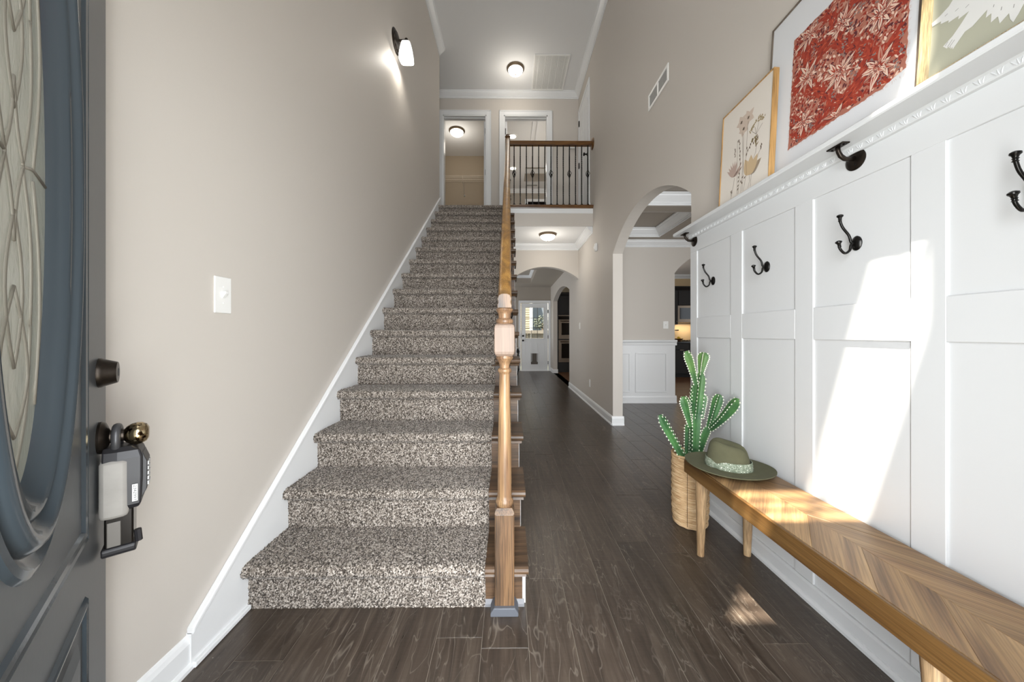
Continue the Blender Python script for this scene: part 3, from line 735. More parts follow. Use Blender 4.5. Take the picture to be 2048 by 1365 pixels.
# 1: pressed flower print
t, q = leaning((1.888 + 1.52) / 2, .368, .505, .026, .006, 1.163, .05, 'picture_frame', 'oak framed print of pressed brown wildflowers, leaning nearest the archway', 'frame_oak', 'paper')
W = .184
def flat(mb, pts, d=-.0036): mb.add([(s, h, d) for s, h in pts], [tuple(range(len(pts)))])
def petal(mb, c, ang, L, wd, d=-.0034):
    pts = []
    for i in range(10):
        u = i / 9; r = wd * sin(pi * u ** .7) / 2; pts.append((u * L, r))
    pts = pts + [(a, -b) for a, b in pts[::-1][1:-1]]
    flat(mb, [(c[0] + a * cos(ang) - b * sin(ang), c[1] + a * sin(ang) + b * cos(ang)) for a, b in pts], d)
def line(mb, pts, wd=.0013, d=-.0030):
    for (a, b), (c, e) in zip(pts, pts[1:]):
        L = math.hypot(c - a, e - b) or 1; nx_, ny_ = -(e - b) / L * wd / 2, (c - a) / L * wd / 2
        flat(mb, [(a + nx_, b + ny_), (c + nx_, e + ny_), (c - nx_, e - ny_), (a - nx_, b - ny_)], d)
# (s is positive towards the archway = left in the picture)
mb = q()
for pts in ([(.016, .329), (-.005, .132), (-.003, .02)], [(-.025, .36), (-.022, .332), (-.021, .172), (-.03, .10), (-.012, .02)], [(.005, .314), (.0, .16), (.008, .02)], [(-.049, .084), (-.055, .05), (-.045, .02)], [(-.065, .081), (-.062, .02)],
            [(.061, .118), (.066, .08), (.080, .027), (.084, .012)], [(.050, .294), (.045, .178), (.034, .02)], [(.035, .28), (.022, .2), (.020, .10), (.026, .02)], [(-.085, .261), (-.091, .216), (-.088, .175), (-.075, .15)],
            [(-.085, .261), (-.075, .30)], [(-.085, .261), (-.1, .31)], [(-.085, .261), (-.125, .29)], [(-.085, .261), (-.05, .295)], [(-.057, .239), (-.034, .213), (-.02, .18)], [(-.124, .176), (-.109, .16), (-.10, .14)], [(.08, .03), (.09, .06)]): line(mb, pts, .0016)
for s_, h_ in ((.066, .25), (.067, .238), (.068, .226), (.066, .262), (.05, .294), (.040, .292), (.036, .285), (.034, .272), (.03, .25), (.028, .23), (.026, .21), (.024, .19), (.022, .165), (.022, .14), (.026, .118), (.03, .10), (.033, .08), (.036, .06), (.034, .04), (.012, .07), (.004, .09), (.0, .06), (-.012, .08), (-.03, .205), (-.045, .212), (-.05, .225), (-.062, .235), (-.052, .24), (-.07, .22), (-.085, .2), (-.092, .235), (-.088, .225), (-.118, .168), (-.122, .176), (-.126, .184), (.078, .04), (.086, .05), (-.02, .19), (-.023, .22)):
    petal(mb, (s_, h_), 1.2 + 1.5 * random.random(), .015, .007)
mb.build('stems', 'stem', t, recalc=False)
mb = q()
for c, n_, L in (((.026, .384), 5, .040), ((.007, .341), 5, .038), ((-.025, .378), 5, .046)):
    for k in range(n_): petal(mb, c, 2 * pi * k / n_ + 1.2, L, .030, -.0034 - .0001 * k)
mb.build('pale_blossoms', 'petal_a', t, recalc=False)
mb = q()
for c in ((.026, .384), (.007, .341), (-.025, .378)):
    for k in range(6): petal(mb, c, k * 1.05, .011, .005, -.0028)
mb.build('blossom_hearts', 'stem', t, recalc=False)
mb = q()
for k in range(10): petal(mb, (.068, .125), .75 + .22 * k, .085 - .002 * abs(k - 3), .017, -.0034 - .0001 * k)
petal(mb, (.068, .125), 2.75, .07, .018); petal(mb, (.070, .122), 2.45, .085, .014)
mb.build('daisy', 'petal_c', t, recalc=False)
mb = q()
for k, (a, L, wd) in enumerate(((1.2, .10, .05), (1.65, .095, .055), (2.15, .095, .05), (2.6, .09, .045), (2.95, .075, .035))): petal(mb, (-.049, .082), a, L, wd, -.0034 - .0002 * k)
petal(mb, (-.062, .085), 2.45, .10, .05, -.0048)
mb.build('broad_petals', 'petal_b', t, recalc=False)
mb = q()
for k in range(70):
    a = random.random(); s_ = -.041 - a * .096; h_ = .293 + .030 * sin(a * 2.8) + random.uniform(-.010, .012); petal(mb, (s_, h_), random.uniform(.5, 2.5), .011, .007, -.0032 - .00002 * k)
for k in range(14): petal(mb, (-.088 + random.uniform(-.01, .01), .215 + random.uniform(-.01, .03)), random.uniform(.5, 2.5), .016, .007, -.0031)
for k in range(8): petal(mb, (-.057 + random.uniform(-.008, .008), .237 + random.uniform(-.006, .008)), random.uniform(.5, 2.5), .012, .007, -.0031)
mb.build('umbel', 'umbel', t, recalc=False)
# 2: large red textile
t, q = leaning((1.60 + .992) / 2, .608, .735, .022, .009, 1.197, .06, 'picture_frame', 'large framed red foliage textile with frayed edges on a white mount', 'frame_grey', 'mat_white')
yc2 = (1.60 + .992) / 2; s0, s1, h0, h1 = -.268, .170, .10, .575
rr = random.Random(5); pts = []
for i in range(40): pts.append((s0 + (s1 - s0) * i / 40, h0 + rr.uniform(-.003, .003) + (.016 * max(0, 1 - i / 6))))
for i in range(40): pts.append((s1 + rr.uniform(-.002, .002), h0 + (h1 - h0) * i / 40))
for i in range(40): pts.append((s1 + (s0 - s1) * i / 40, h1 + rr.uniform(-.002, .002)))
for i in range(40): pts.append((s0 + rr.uniform(-.003, .003), h1 + (h0 - h1) * i / 40 + (.016 if i == 39 else 0)))
lp0 = [(a, b, -.0038) for a, b in pts]; lp1 = [(a, b, -.0024) for a, b in pts]
cloth = q().loft([lp0, lp1]).build('textile_print', 'cloth_pink', t)
IN = lambda c, m=.001: s0 + m < c[0] < s1 - m and h0 + m + .004 < c[1] < h1 - m
class Layer:
    def __init__(s): s.mb = {}
    def leaf(s, mat, c, ang, L, wd, d):
        tip = (c[0] + L * cos(ang), c[1] + L * sin(ang))
        if IN(c) and IN(tip): petal(s.mb.setdefault(mat, q()), c, ang, L, wd, d)
LY = Layer(); rr = random.Random(12)
for k in range(2600):                       # small leaves of the ground
    c = (rr.uniform(s0, s1), rr.uniform(h0, h1)); m_ = rr.choice(('cloth_maroon', 'cloth_red', 'cloth_red', 'cloth_rose', 'cloth_pale'))
    LY.leaf(m_, c, rr.uniform(0, 6.3), rr.uniform(.010, .020), rr.uniform(.005, .009), -.00235 + .00001 * (k % 12))
def vine(fx, fy, n, mat=('cloth_rust', 'cloth_red', 'cloth_maroon', 'cloth_coral')):
    for k in range(n):
        u = k / n; p = (fx(u), fy(u)); e = (fx(u + .004), fy(u + .004)); a_ = math.atan2(e[1] - p[1], e[0] - p[0])
        for j in range(4):
            o_ = rr.uniform(-.016, .016); c = (p[0] - sin(a_) * o_, p[1] + cos(a_) * o_)
            LY.leaf(mat[1] if j % 2 else mat[0], c, a_ + rr.uniform(-.5, .5), rr.uniform(.018, .032), .009, -.0021 + .0000015 * (k * 4 + j))
        if k % 2: LY.leaf(mat[3 if k % 4 == 1 else 2], (p[0] - sin(a_) * rr.uniform(-.01, .01), p[1]), a_ + rr.uniform(-.4, .4), .02, .0035, -.0013)
W_, H_ = s1 - s0, h1 - h0
for off in (-.22, -.10, .02, .14, .26, .38):
    vine(lambda u, o=off: s0 + W_ * (u * 1.1 - .05), lambda u, o=off: h0 + o + .20 * u + .055 * sin(u * 9 + o * 20), 60)
for off in (.03, .17, .31, .42):
    vine(lambda u, o=off: s0 + o + .06 * sin(u * 10 + o * 9), lambda u: h0 + H_ * u, 60)
for k in range(26):                         # grey leaf clusters
    c = (rr.uniform(s0, s1), rr.uniform(h0, h1))
    for j in range(7): LY.leaf('cloth_grey', (c[0] + rr.uniform(-.008, .008), c[1] + .005 * (j - 3)), rr.uniform(0, 6.3), .010, .005, -.0011)
bl = [(x, y) for i, x in enumerate((.06, .20, .34)) for y in ((.08, .26, .43) if i % 2 == 0 else (.0, .17, .35, .50))]
for (bx_, by_) in bl:                       # pale blossoms with red outlines
    c = (s0 + bx_ + .02, h0 + by_)
    for ring, (n_, L, wd) in enumerate(((13, .060, .020), (10, .047, .018), (8, .032, .013), (6, .018, .009))):
        tw = rr.uniform(0, 6)
        for k in range(n_):
            a_ = 2 * pi * k / n_ + tw + rr.uniform(-.35, .35); d_ = -.0010 + .00014 * ring + .000008 * k; L_ = L * rr.uniform(.6, 1.15)
            o_ = (c[0] + rr.uniform(-.012, .012), c[1] + rr.uniform(-.012, .012))
            LY.leaf('cloth_maroon' if k % 3 else 'cloth_red', o_, a_, L_, wd, d_); LY.leaf('cloth_pale' if k % 4 else 'cloth_rose', (o_[0] + .003 * cos(a_), o_[1] + .003 * sin(a_)), a_, L_ - .005, wd * .72, d_ + .00003)
            LY.leaf('cloth_rust', o_, a_ + .05, L_ * .7, wd * .22, d_ + .00005)
for m_, mb in LY.mb.items():
    o = mb.build('printed_' + m_[6:] + '_shapes', m_, cloth, recalc=False); o['kind'] = 'stuff'
mb = q()
for i in range(240):
    e = rr.random(); L = rr.uniform(.003, .009)
    if e < .5: y_ = rr.uniform(h0, h1); x_ = s0 if e < .3 else s1; line(mb, [(x_, y_), (x_ + (L if x_ == s1 else -L), y_ + rr.uniform(-.003, .003))], .0008, -.0028)
    else: x_ = rr.uniform(s0, s1); line(mb, [(x_, h0 + .002), (x_ + rr.uniform(-.003, .003), h0 - L)], .0008, -.0028)
o = mb.build('fringe', 'fringe', t, recalc=False); o['kind'] = 'stuff'
# 3: pale bird
t, q = leaning(.705, .55, .60, .026, .026, 1.178, .07, 'picture_frame', 'pale pine framed print of a white bird on sage green, rightmost on the ledge', 'frame_pine', 'sage')
sh = lambda L, d=-.0030: flat(mb, [(a, b) for a, b in L], d)
mb = q()
W3 = .275
sh([(.249, .183), (.231, .187), (.212, .196), (.19, .225), (.12, .30), (.05, .30), (.10, .20), (.135, .15), (.168, .142), (.190, .140), (.189, .149), (.211, .150), (.210, .156), (.228, .162), (.227, .169), (.247, .172)])
sh([(.168, .142), (.183, .122), (.199, .104), (.219, .092), (.214, .085), (.210, .079), (.207, .082), (.204, .075), (.2025, .079), (.201, .070), (.1985, .074), (.197, .066), (.186, .079), (.174, .093), (.160, .094), (.133, .112), (.09, .20), (.12, .26)], -.0028)
sh([(.133, .112), (.135, .093), (.125, .095), (.125, .072), (.113, .076), (.109, .055), (.094, .066), (.092, .050), (.086, .037), (.078, .050), (.060, .090), (.0, .25), (.09, .28), (.14, .16)], -.0026)
mb.build('bird', 'bird', t, recalc=False)
mb = q()
for a, b, c, e in ((.169, .160, .176, .157), (.190, .170, .197, .168), (.213, .177, .219, .175), (.121, .113, .122, .107), (.107, .094, .108, .086), (.086, .080, .087, .072), (.208, .096, .214, .089), (.199, .094, .208, .082), (.194, .089, .204, .078)): line(mb, [(a, b), (c, e)], .0014, -.0022)
mb.build('feather_marks', 'birdmark', t, recalc=False)
MB()

# ------------------------------------------------------------ bench, hat, basket and cactus
bt = thing('bench', 'long mango wood bench with chevron top on tapered legs along the wainscot', 'bench', (1.07, 1.1, 0))
BX0, BX1, BY0, BY1, BZ = .918, 1.232, .47, 1.785, .455
def clip(poly, y0, y1):
    for sgn, lim in ((1, y0), (-1, -y1)):
        out = []
        for i in range(len(poly)):
            a, b = poly[i], poly[(i + 1) % len(poly)]; da, db = sgn * a[1] - lim, sgn * b[1] - lim
            if da >= 0: out.append(a)
            if da * db < 0: u = da / (da - db); out.append((a[0] + (b[0] - a[0]) * u, a[1] + (b[1] - a[1]) * u))
        poly = out
        if len(poly) < 3: return []
    return poly
xm = (BX0 + .012 + BX1) / 2; pitch = .19; tan = 1.25
for row, (xa, xb_, sg_) in enumerate(((BX0 + .012, xm, 1), (xm, BX1, -1))):
    w0 = xb_ - xa; k = -3
    while BY0 + k * pitch < BY1 + .4:
        yb = BY0 + k * pitch - (0 if sg_ > 0 else -w0 * tan)
        p = [(xa, yb), (xb_, yb + sg_ * w0 * tan), (xb_, yb + sg_ * w0 * tan + pitch), (xa, yb + pitch)]
        p = clip(p, BY0, BY1); k += 1
        if len(p) < 3: continue
        cx, cy = sum(a for a, b in p) / len(p), sum(b for a, b in p) / len(p); ang = math.atan2(tan * sg_, 1)
        c_, s_ = cos(-ang), sin(-ang)
        sh_ = .0004; loc = [((a - cx) * c_ - (b - cy) * s_, (a - cx) * s_ + (b - cy) * c_) for a, b in p]
        me = MB().prism(loc, 'z', -.02, 0).build('board', 'mango', None, .0008, 1)
        me.parent = bt; me.location = Vector((cx, cy, BZ + random.uniform(-.0004, .0004))) - ORG[bt.name]; me.rotation_euler = (0, 0, ang)
bx('apron', BX0, BX0 + .012, BY0, BY1, .388, BZ - .0005, 'mango_y', bt, .0025)
bx('apron', BX1 - .014, BX1, BY0, BY1, .40, BZ - .02, 'mango_y', bt, .0025)
bx('apron', BX0 + .012, BX1 - .014, BY1 - .014, BY1, .388, BZ - .02, 'mango_y', bt, .0015)
bx('apron', BX0 + .012, BX1 - .014, BY0, BY0 + .014, .388, BZ - .02, 'mango_y', bt, .0015)
for lx, ly, tx, ty in ((.961, 1.705, 0, -.01), (1.196, 1.705, 0, -.01), (.961, .74, 0, .02), (1.196, .74, 0, .02)):
    MB().tube([(lx, ly, 0), (lx + tx * .5, ly + ty * .5, .2), (lx + tx, ly + ty, .434)], [.0165, .022, .0295], 16).build('leg', 'mango_leg', bt, smooth=50)

# hat
HC = Vector((1.062, 1.645, BZ + .006)); hx = Vector((.80, -.60, 0)); hy = Vector((.60, .80, 0))
ht = thing('hat', 'olive green felt fedora with patterned band lying on the bench', 'hat', tuple(HC))
def hp(a, b, z): return HC + hx * a + hy * b + Vector((0, 0, z))
n = 56; loops = []; A0, B0 = .098, .080
def brimz(ph, r): return .004 * cos(2 * ph) * (r ** 2) + .010 * r ** 2 + .003
br = []
for u in (1.0, .97, .8, .6, .4, .2, .06, 0.0):
    br.append([hp((A0 + (.188 - A0) * u) * cos(p), (B0 + (.166 - B0) * u) * sin(p), .006 + brimz(p, u)) for p in [2 * pi * k / n for k in range(n)]])
under = [[v - Vector((0, 0, .0045)) for v in lp] for lp in br]
MB().loft(under[::-1] + br, True, False).add([], []).build('brim', 'felt', ht, smooth=50)
cr = []
def ctop(a, b):                         # crown top: ridge, high at the back, central crease and two front pinches
    z = .128 - .20 * (a + .04) * (1 if a > -.04 else .6) - 1.6 * b * b
    z -= .030 * math.exp(-(b / .018) ** 2) * (1 / (1 + math.exp(-(a + .075) / .018)))
    return z
for i in range(9):
    u = i / 8; k_ = 1 - .13 * u - .05 * u * u
    cr.append([hp(A0 * k_ * cos(p), B0 * k_ * sin(p), .004 + u * (ctop(A0 * k_ * cos(p), B0 * k_ * sin(p)) - .018)) for p in [2 * pi * j / n for j in range(n)]])
for u in (.96, .9, .8, .68, .55, .4, .25, .1, .01):
    ka, kb = A0 * .82 * u, B0 * .82 * u; sk = .018 * min(1, (1 - u) / .14) - .018
    cr.append([hp(ka * cos(p), kb * sin(p), ctop(ka * cos(p), kb * sin(p)) + sk + .004) for p in [2 * pi * j / n for j in range(n)]])
MB().loft(cr, True, True).build('crown', 'felt', ht, smooth=True)
bd = []
for u, off in ((0, .002), (.02, .0045), (.2, .0035), (.3, .0048), (.5, .0034), (.62, .0046), (.8, .0034), (.97, .004), (1, .001)):
    lp = []
    for j in range(n):
        p = 2 * pi * j / n; pin = math.exp(-((p - 4.25) / .22) ** 2); hgt = .040 * (1 - .45 * pin); z = .007 + .004 * pin + u * hgt
        k_ = 1 - .13 * (z / .12); lp.append(hp((A0 * k_ + off) * cos(p), (B0 * k_ + off) * sin(p), z))
    bd.append(lp)
MB().loft(bd, True, False).build('band', 'band', ht, smooth=True)

# basket + cactus
BC = (1.065, 2.0); br_ = .098
bk = thing('basket', 'tall woven seagrass basket planter standing beside the end of the bench', 'basket', (BC[0], BC[1], 0))
prof = []; z = .004
mb = MB()
rows = 52
for i in range(rows):
    z0 = .006 + i * .0076; r_ = br_ * (.93 + .07 * min(1, i / 12)) + .002 * sin(i * 1.3)
    prof += [(r_ - .0022, z0), (r_ + .0012, z0 + .0022), (r_ + .0012, z0 + .0050), (r_ - .0022, z0 + .0072)]
prof = [(.01, .003), (br_ * .9, .003)] + prof + [(br_ + .003, .402), (br_ + .004, .408), (br_ - .002, .413), (br_ - .010, .408), (br_ - .012, .36), (br_ - .012, .33), (.02, .33)]
lps = []
for k_, (r_, z0) in enumerate(prof):
    lps.append([(BC[0] + r_ * cos(2 * pi * j / 44) * (1 + .004 * sin(j * 3 + z0 * 60)), BC[1] + r_ * sin(2 * pi * j / 44), z0 + .0015 * sin(j * 1.7 + z0 * 40)) for j in range(44)])
MB().loft(lps).build('woven_body', 'basket', bk, smooth=60)
for a in (-2.2, -1.2, 2.6, .6):
    MB().tube([(BC[0] + (br_ + .002) * cos(a), BC[1] + (br_ + .002) * sin(a), .02 + .38 * i / 8) for i in range(9)], .0016, 5).build('stitch', 'string', bk)
cc = thing('cactus', 'tall branching green cactus growing out of the woven basket', 'plant', (BC[0], BC[1], .33))
MB().lathe([(.01, .332), (br_ - .013, .332), (br_ - .013, .372), (.05, .380), (.005, .382)], (BC[0], BC[1], 0), n=24).build('soil', 'soil', cc)
spn = MB(); rc = random.Random(11)
def bez(P, n):
    P = [Vector(p) for p in P]; out = []
    for i in range(n + 1):
        u = i / n
        if len(P) == 2: out.append(P[0].lerp(P[1], u))
        else: out.append(P[0] * (1 - u) ** 2 + P[1] * 2 * u * (1 - u) + P[2] * u * u)
    return out
def branch(p0, pm, p1, w0, w1, wings=4, phase=0.6, tip=True):
    w0 *= 1.22; w1 *= 1.30
    pm = Vector(pm); c = pm * 2 - (Vector(p0) + Vector(p1)) / 2
    n = 26; pts = bez([p0, c, p1], n); loops = []; u = None; m = wings * 4; ridges = [[] for _ in range(wings)]
    for i, p in enumerate(pts):
        tg = (pts[min(i + 1, n)] - pts[max(i - 1, 0)]).normalized()
        u = (Vector((cos(phase), sin(phase), 0)) if u is None else u); u = (u - tg * u.dot(tg)).normalized(); v = tg.cross(u)
        f = i / n; wd = w0 + (w1 - w0) * min(1, f * 1.35)
        if tip and f > .80: wd *= sqrt(max(.02, 1 - ((f - .80) / .205) ** 2))
        wob = 1 + .07 * (1 if i % 2 else -1); lp = []
        for k in range(m):
            a = 2 * pi * k / m; s_ = (1.0 * wob, .62, .44, .62)[k % 4]
            q_ = p + (u * cos(a) + v * sin(a)) * wd * s_; lp.append(q_)
            if k % 4 == 0: ridges[k // 4].append((q_, (u * cos(a) + v * sin(a)), tg, wd))
        loops.append(lp)
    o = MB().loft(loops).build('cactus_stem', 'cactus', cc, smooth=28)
    for rd in ridges:
        for i, (q_, d, tg, wd) in enumerate(rd):
            if i % 2 and wd > .006:
                e = q_ + d * .0055; s_ = d.cross(tg) * .0022; b_ = q_ - d * .0022
                spn.add([b_ + tg * .0048 + s_, b_ + tg * .0048 - s_, b_ - tg * .0048 - s_, b_ - tg * .0048 + s_, e], [(0, 1, 4), (1, 2, 4), (2, 3, 4), (3, 0, 4)])
    return o
branch((1.02, 1.965, .375), (.938, 1.96, .515), (.865, 1.955, .645), .019, .0215, 4, .3)
branch((1.085, 1.99, .37), (1.092, 1.99, .53), (1.10, 2.0, .64), .018, .024, 4, .5, False)
branch((1.10, 2.0, .61), (1.113, 2.0, .74), (1.13, 2.0, .885), .023, .0225, 4, .9)
branch((1.073, 2.03, .37), (1.076, 2.03, .48), (1.08, 2.03, .585), .018, .019, 4, 1.1)
branch((1.070, 2.0, .565), (1.042, 1.99, .66), (1.017, 1.985, .745), .013, .0235, 4, .2)
branch((1.098, 1.995, .81), (1.071, 1.995, .915), (1.037, 1.99, 1.01), .013, .0225, 4, .3)
branch((1.133, 2.01, .865), (1.143, 2.01, .935), (1.155, 2.01, 1.002), .010, .0225, 4, .9)
branch((1.088, 2.035, .56), (1.098, 2.035, .69), (1.108, 2.02, .83), .016, .018, 4, .4)
branch((1.152, 2.04, .60), (1.166, 2.05, .68), (1.170, 2.05, .75), .012, .019, 4, .7)
branch((1.115, 2.01, .37), (1.14, 2.0, .48), (1.17, 1.99, .57), .018, .0215, 4, .2)
branch((1.168, 1.985, .56), (1.185, 1.96, .665), (1.205, 1.945, .765), .013, .021, 4, .8)
branch((1.172, 1.98, .555), (1.196, 1.885, .655), (1.208, 1.79, .768), .012, .021, 4, .5)
branch((1.03, 1.93, .375), (1.045, 1.925, .40), (1.06, 1.92, .425), .012, .016, 4, .5)
o = spn.build('spines', 'spine', cc, recalc=False); o['kind'] = 'stuff'

# ------------------------------------------------------------ front door, swung open on the left
H0 = Vector((-.307, .100, 0)); dd = Vector((-.665, .747, 0)).normalized()
d1 = room('door_1', tuple(H0), 'open slate grey front door with oval leaded glass')
DX = basis(H0, dd, Vector((-dd.y, dd.x, 0)), (0, 0, 1))        # local: x along the leaf, -y towards the viewer, z up
q = lambda: MB(DX)
DW, DHT = .914, 2.03; OC = (.457, 1.33); OA, OB = .225, .53
# leaf with an oval hole: ring of quads between the oval and the rectangle
hole = [(OC[0] + (OA - .09) * cos(2 * pi * k / 64), OC[1] + (OB - .09) * sin(2 * pi * k / 64)) for k in range(64)]
def torect(p):
    dx, dz = p[0] - OC[0], p[1] - OC[1]; k = 1e9
    if dx > 1e-9: k = min(k, (DW - OC[0]) / dx)
    if dx < -1e-9: k = min(k, -OC[0] / dx)
    if dz > 1e-9: k = min(k, (DHT - OC[1]) / dz)
    if dz < -1e-9: k = min(k, -(OC[1] - .01) / dz)
    return (OC[0] + dx * k, OC[1] + dz * k)
mb = q(); outer = [torect(p) for p in hole]
loops = [[(x, 0, z) for x, z in hole], [(x, 0, z) for x, z in outer], [(x, .044, z) for x, z in outer], [(x, .044, z) for x, z in hole], [(x, 0, z) for x, z in hole]]
mb.loft(loops, True, False)
for cx_, cz_ in ((0, .01), (DW, .01), (0, DHT), (DW, DHT)):   # fill the corners cut by the radial outline
    pts = [p for p in outer]
    e1 = max((p for p in outer if abs(p[0] - cx_) < 1e-6), key=lambda p: -abs(p[1] - cz_)); e2 = max((p for p in outer if abs(p[1] - cz_) < 1e-6), key=lambda p: -abs(p[0] - cx_))
    mb.prism([e1, (cx_, cz_), e2], 'y', 0, .044)
mb.build('door_leaf', 'door_paint', d1)
prof = [(0, 0), (.005, .006), (.014, .008), (.022, .002), (.030, .000), (.035, .009), (.042, .0145), (.050, .0155), (.057, .012), (.062, .004), (.068, .001), (.074, .006), (.082, .0085), (.089, .006), (.094, -.001), (.100, -.005), (.108, -.014)]
MB(DX).loft([[(OC[0] + (OA - k_) * cos(2 * pi * j / 96), -p_, OC[1] + (OB - k_) * sin(2 * pi * j / 96)) for j in range(96)] for k_, p_ in prof], True, False).build('oval_moulding', 'door_mould', d1, smooth=38)
GA, GB = OA - .104, OB - .104
gl = MB(DX).loft([[(OC[0] + GA * cos(2 * pi * j / 64), y_, OC[1] + GB * sin(2 * pi * j / 64)) for j in range(64)] for y_ in (.013, .019)]).build('oval_glass', 'oval_glass', d1)
def came(pts, name='came'):
    P = [(OC[0] + a * .54, .0135, OC[1] + b * .80) for a, b in pts]; MB(DX).tube(P, .0026, 6).build(name, 'came', gl, smooth=True)
def arc(a, b, bulge, n=10):
    out = []
    for i in range(n + 1):
        u = i / n; x = a[0] + (b[0] - a[0]) * u; z = a[1] + (b[1] - a[1]) * u; L = math.hypot(b[0] - a[0], b[1] - a[1]); k_ = bulge * sin(pi * u)
        out.append((x - (b[1] - a[1]) / L * k_, z + (b[0] - a[0]) / L * k_))
    return out
for sg_ in (1, -1):
    for sx in (1, -1):
        came(arc((0, .08 * sg_), (0, .33 * sg_), -.05 * sx * sg_))
        came(arc((0, .20 * sg_), (.0, .50 * sg_), -.085 * sx * sg_))
        came(arc((.05 * sx, .0), (.10 * sx, .26 * sg_), -.03 * sx * sg_))
        came(arc((.10 * sx, .26 * sg_), (.0, .44 * sg_), -.03 * sx * sg_))
        came(arc((.055 * sx, .0), (.0, .13 * sg_), .012 * sx * sg_))
        came(arc((.12 * sx, .01 * sg_), (.13 * sx, .40 * sg_), -.045 * sx * sg_))
for sx in (1, -1): came([(.055 * sx, 0), (.12 * sx, .01), (.215 * sx, .0)])
# applied rectangular mouldings
def rect_mould(x0, x1, z0, z1, name, wd=.028, p=.005):
    pr = [(0, .0), (.004, p), (wd * .35, p * .55), (wd * .5, p * 1.1), (wd * .8, p * .9), (wd, 0)]
    MB(DX).loft([[(x0 + k_, -y_, z0 + k_), (x1 - k_, -y_, z0 + k_), (x1 - k_, -y_, z1 - k_), (x0 + k_, -y_, z1 - k_)] for k_, y_ in pr], True, False).build(name, 'door_mould', d1)
rect_mould(.183, .731, .722, 1.95, 'panel_moulding')
for a, b in ((.183, .442), (.472, .731)):
    rect_mould(a, b, .17, .618, 'panel_moulding', .022)
    pr = [(.024, .0), (.04, -.004), (.07, .006)]
    lp = [[(a + k_, -y_, .17 + k_), (b - k_, -y_, .17 + k_), (b - k_, -y_, .618 - k_), (a + k_, -y_, .618 - k_)] for k_, y_ in pr]
    MB(DX).loft(lp).build('raised_panel', 'door_paint', d1, recalc=True)
LX = DW - .070
def onleaf(prof, x, z, name, mat, par, n=28, sx=1, sy=1, smooth=40): return MB(DX).lathe(prof, (x, 0, z), (0, -1, 0), n, sx, sy).build(name, mat, par, smooth=smooth)
db = onleaf([(.031, 0), (.031, .004), (.029, .008), (.0235, .024), (.0222, .027), (.005, .0275)], LX, 1.027, 'deadbolt', 'bronze', d1)
MB(DX).box(LX - .0015, LX + .0015, -.0285, -.027, 1.019, 1.035).build('keyway', 'dark', db)
kb = onleaf([(.033, 0), (.034, .004), (.031, .009), (.024, .012), (.014, .016), (.0125, .036), (.014, .038)], LX, .889, 'door_knob', 'bronze', d1)
onleaf([(.012, .036), (.018, .040), (.0225, .047), (.0245, .055), (.0235, .063), (.019, .070), (.012, .0735), (.003, .074)], LX, .889, 'knob_grip', 'knob', kb, smooth=True)
for z in (.25, 1.02, 1.8): MB(DX).box(-.004, .012, .0, .044, z, z + .1).build('hinge', 'bronze', d1)

# realtor lock box hanging from the knob
LB = DX @ Vector((LX, -.03, .80))
lb = thing('lock_box', 'charcoal key lock box with grey rubber cover hanging from the front door knob', 'lock box', tuple(LB))
mb = q(); pts = [(LX - .020, -.026, .858), (LX - .020, -.026, .885)] + [(LX + .020 * cos(a), -.026, .889 + .020 * sin(a)) for a in [pi - pi * i / 12 for i in range(13)]] + [(LX + .020, -.026, .885), (LX + .020, -.026, .858)]
mb.tube(pts, .0072, 12).build('shackle', plain('grey_coated_shackle', '4a4a4c', 0.4, 0.4), lb, smooth=True)
def slab(x0, x1, p0, p1, z0, z1): return [(x0, -p0, z0), (x1, -p0, z0), (x1, -p1, z0), (x0, -p1, z0)], z1
MB(DX).loft([[(LX + a * wx, -p, z) for a, p in ((-1, .008), (1, .008), (1.05, .03), (1, pm), (-1, pm), (-1.05, .03))] for wx, pm, z in ((.030, .060, .735), (.035, .064, .745), (.036, .066, .80), (.036, .066, .845), (.032, .062, .860), (.022, .050, .868))]).build('body', 'casing', lb, .003)
MB(DX).loft([[(LX + a * wx, -p, z) for a, p in ((-1, .004), (1, .004), (1.12, .022), (1.05, .046), (-1.05, .046), (-1.12, .022))] for wx, z in ((.036, .722), (.0375, .735), (.0375, .838), (.035, .846))]).build('rubber_cover', 'rubber', lb, .009, smooth=60)
MB(DX).loft([[(LX + a * .026, -p, z) for a, p in ((-1, .062), (1, .062), (1, pp), (-1, pp))] for pp, z in ((.064, .752), (.072, .770), (.0725, .83), (.066, .85))]).build('keypad', 'casing', lb, .002)
for i in range(5):
    for j in range(2): MB(DX).box(LX - .016 + .018 * j, LX - .002 + .018 * j, -.0742, -.0715, .775 + .011 * i, .783 + .011 * i).build('key', plain('pale_key', 'b9b9b9', .4) if i + j == 0 else bpy.data.materials['pale_key'], lb)
MB(DX).loft([[(LX + a * wx, -p, z) for a, p in ((-1, .010), (1, .010), (1, .052), (-1, .052))] for wx, z in ((.024, .655), (.024, .735))]).build('key_chamber', 'steel', lb, .003)
MB(DX).box(LX - .0255, LX - .0235, -.034, -.014, .66, .712).build('chamber_plate', plain('grey_plate', '5f5b57', .4, .3), lb, .001)
MB(DX).loft([[(LX + a * wx, -p, z) for a, p in ((-1, .006), (1, .006), (1, .056), (-1, .056))] for wx, z in ((.022, .640), (.029, .645), (.030, .656), (.026, .660))]).build('chamber_foot', 'casing', lb, .003)
MB(DX).tube([(LX - .024, -.06, .66), (LX - .024, -.058, .685)], .006, 8).build('release_lug', 'casing', lb)
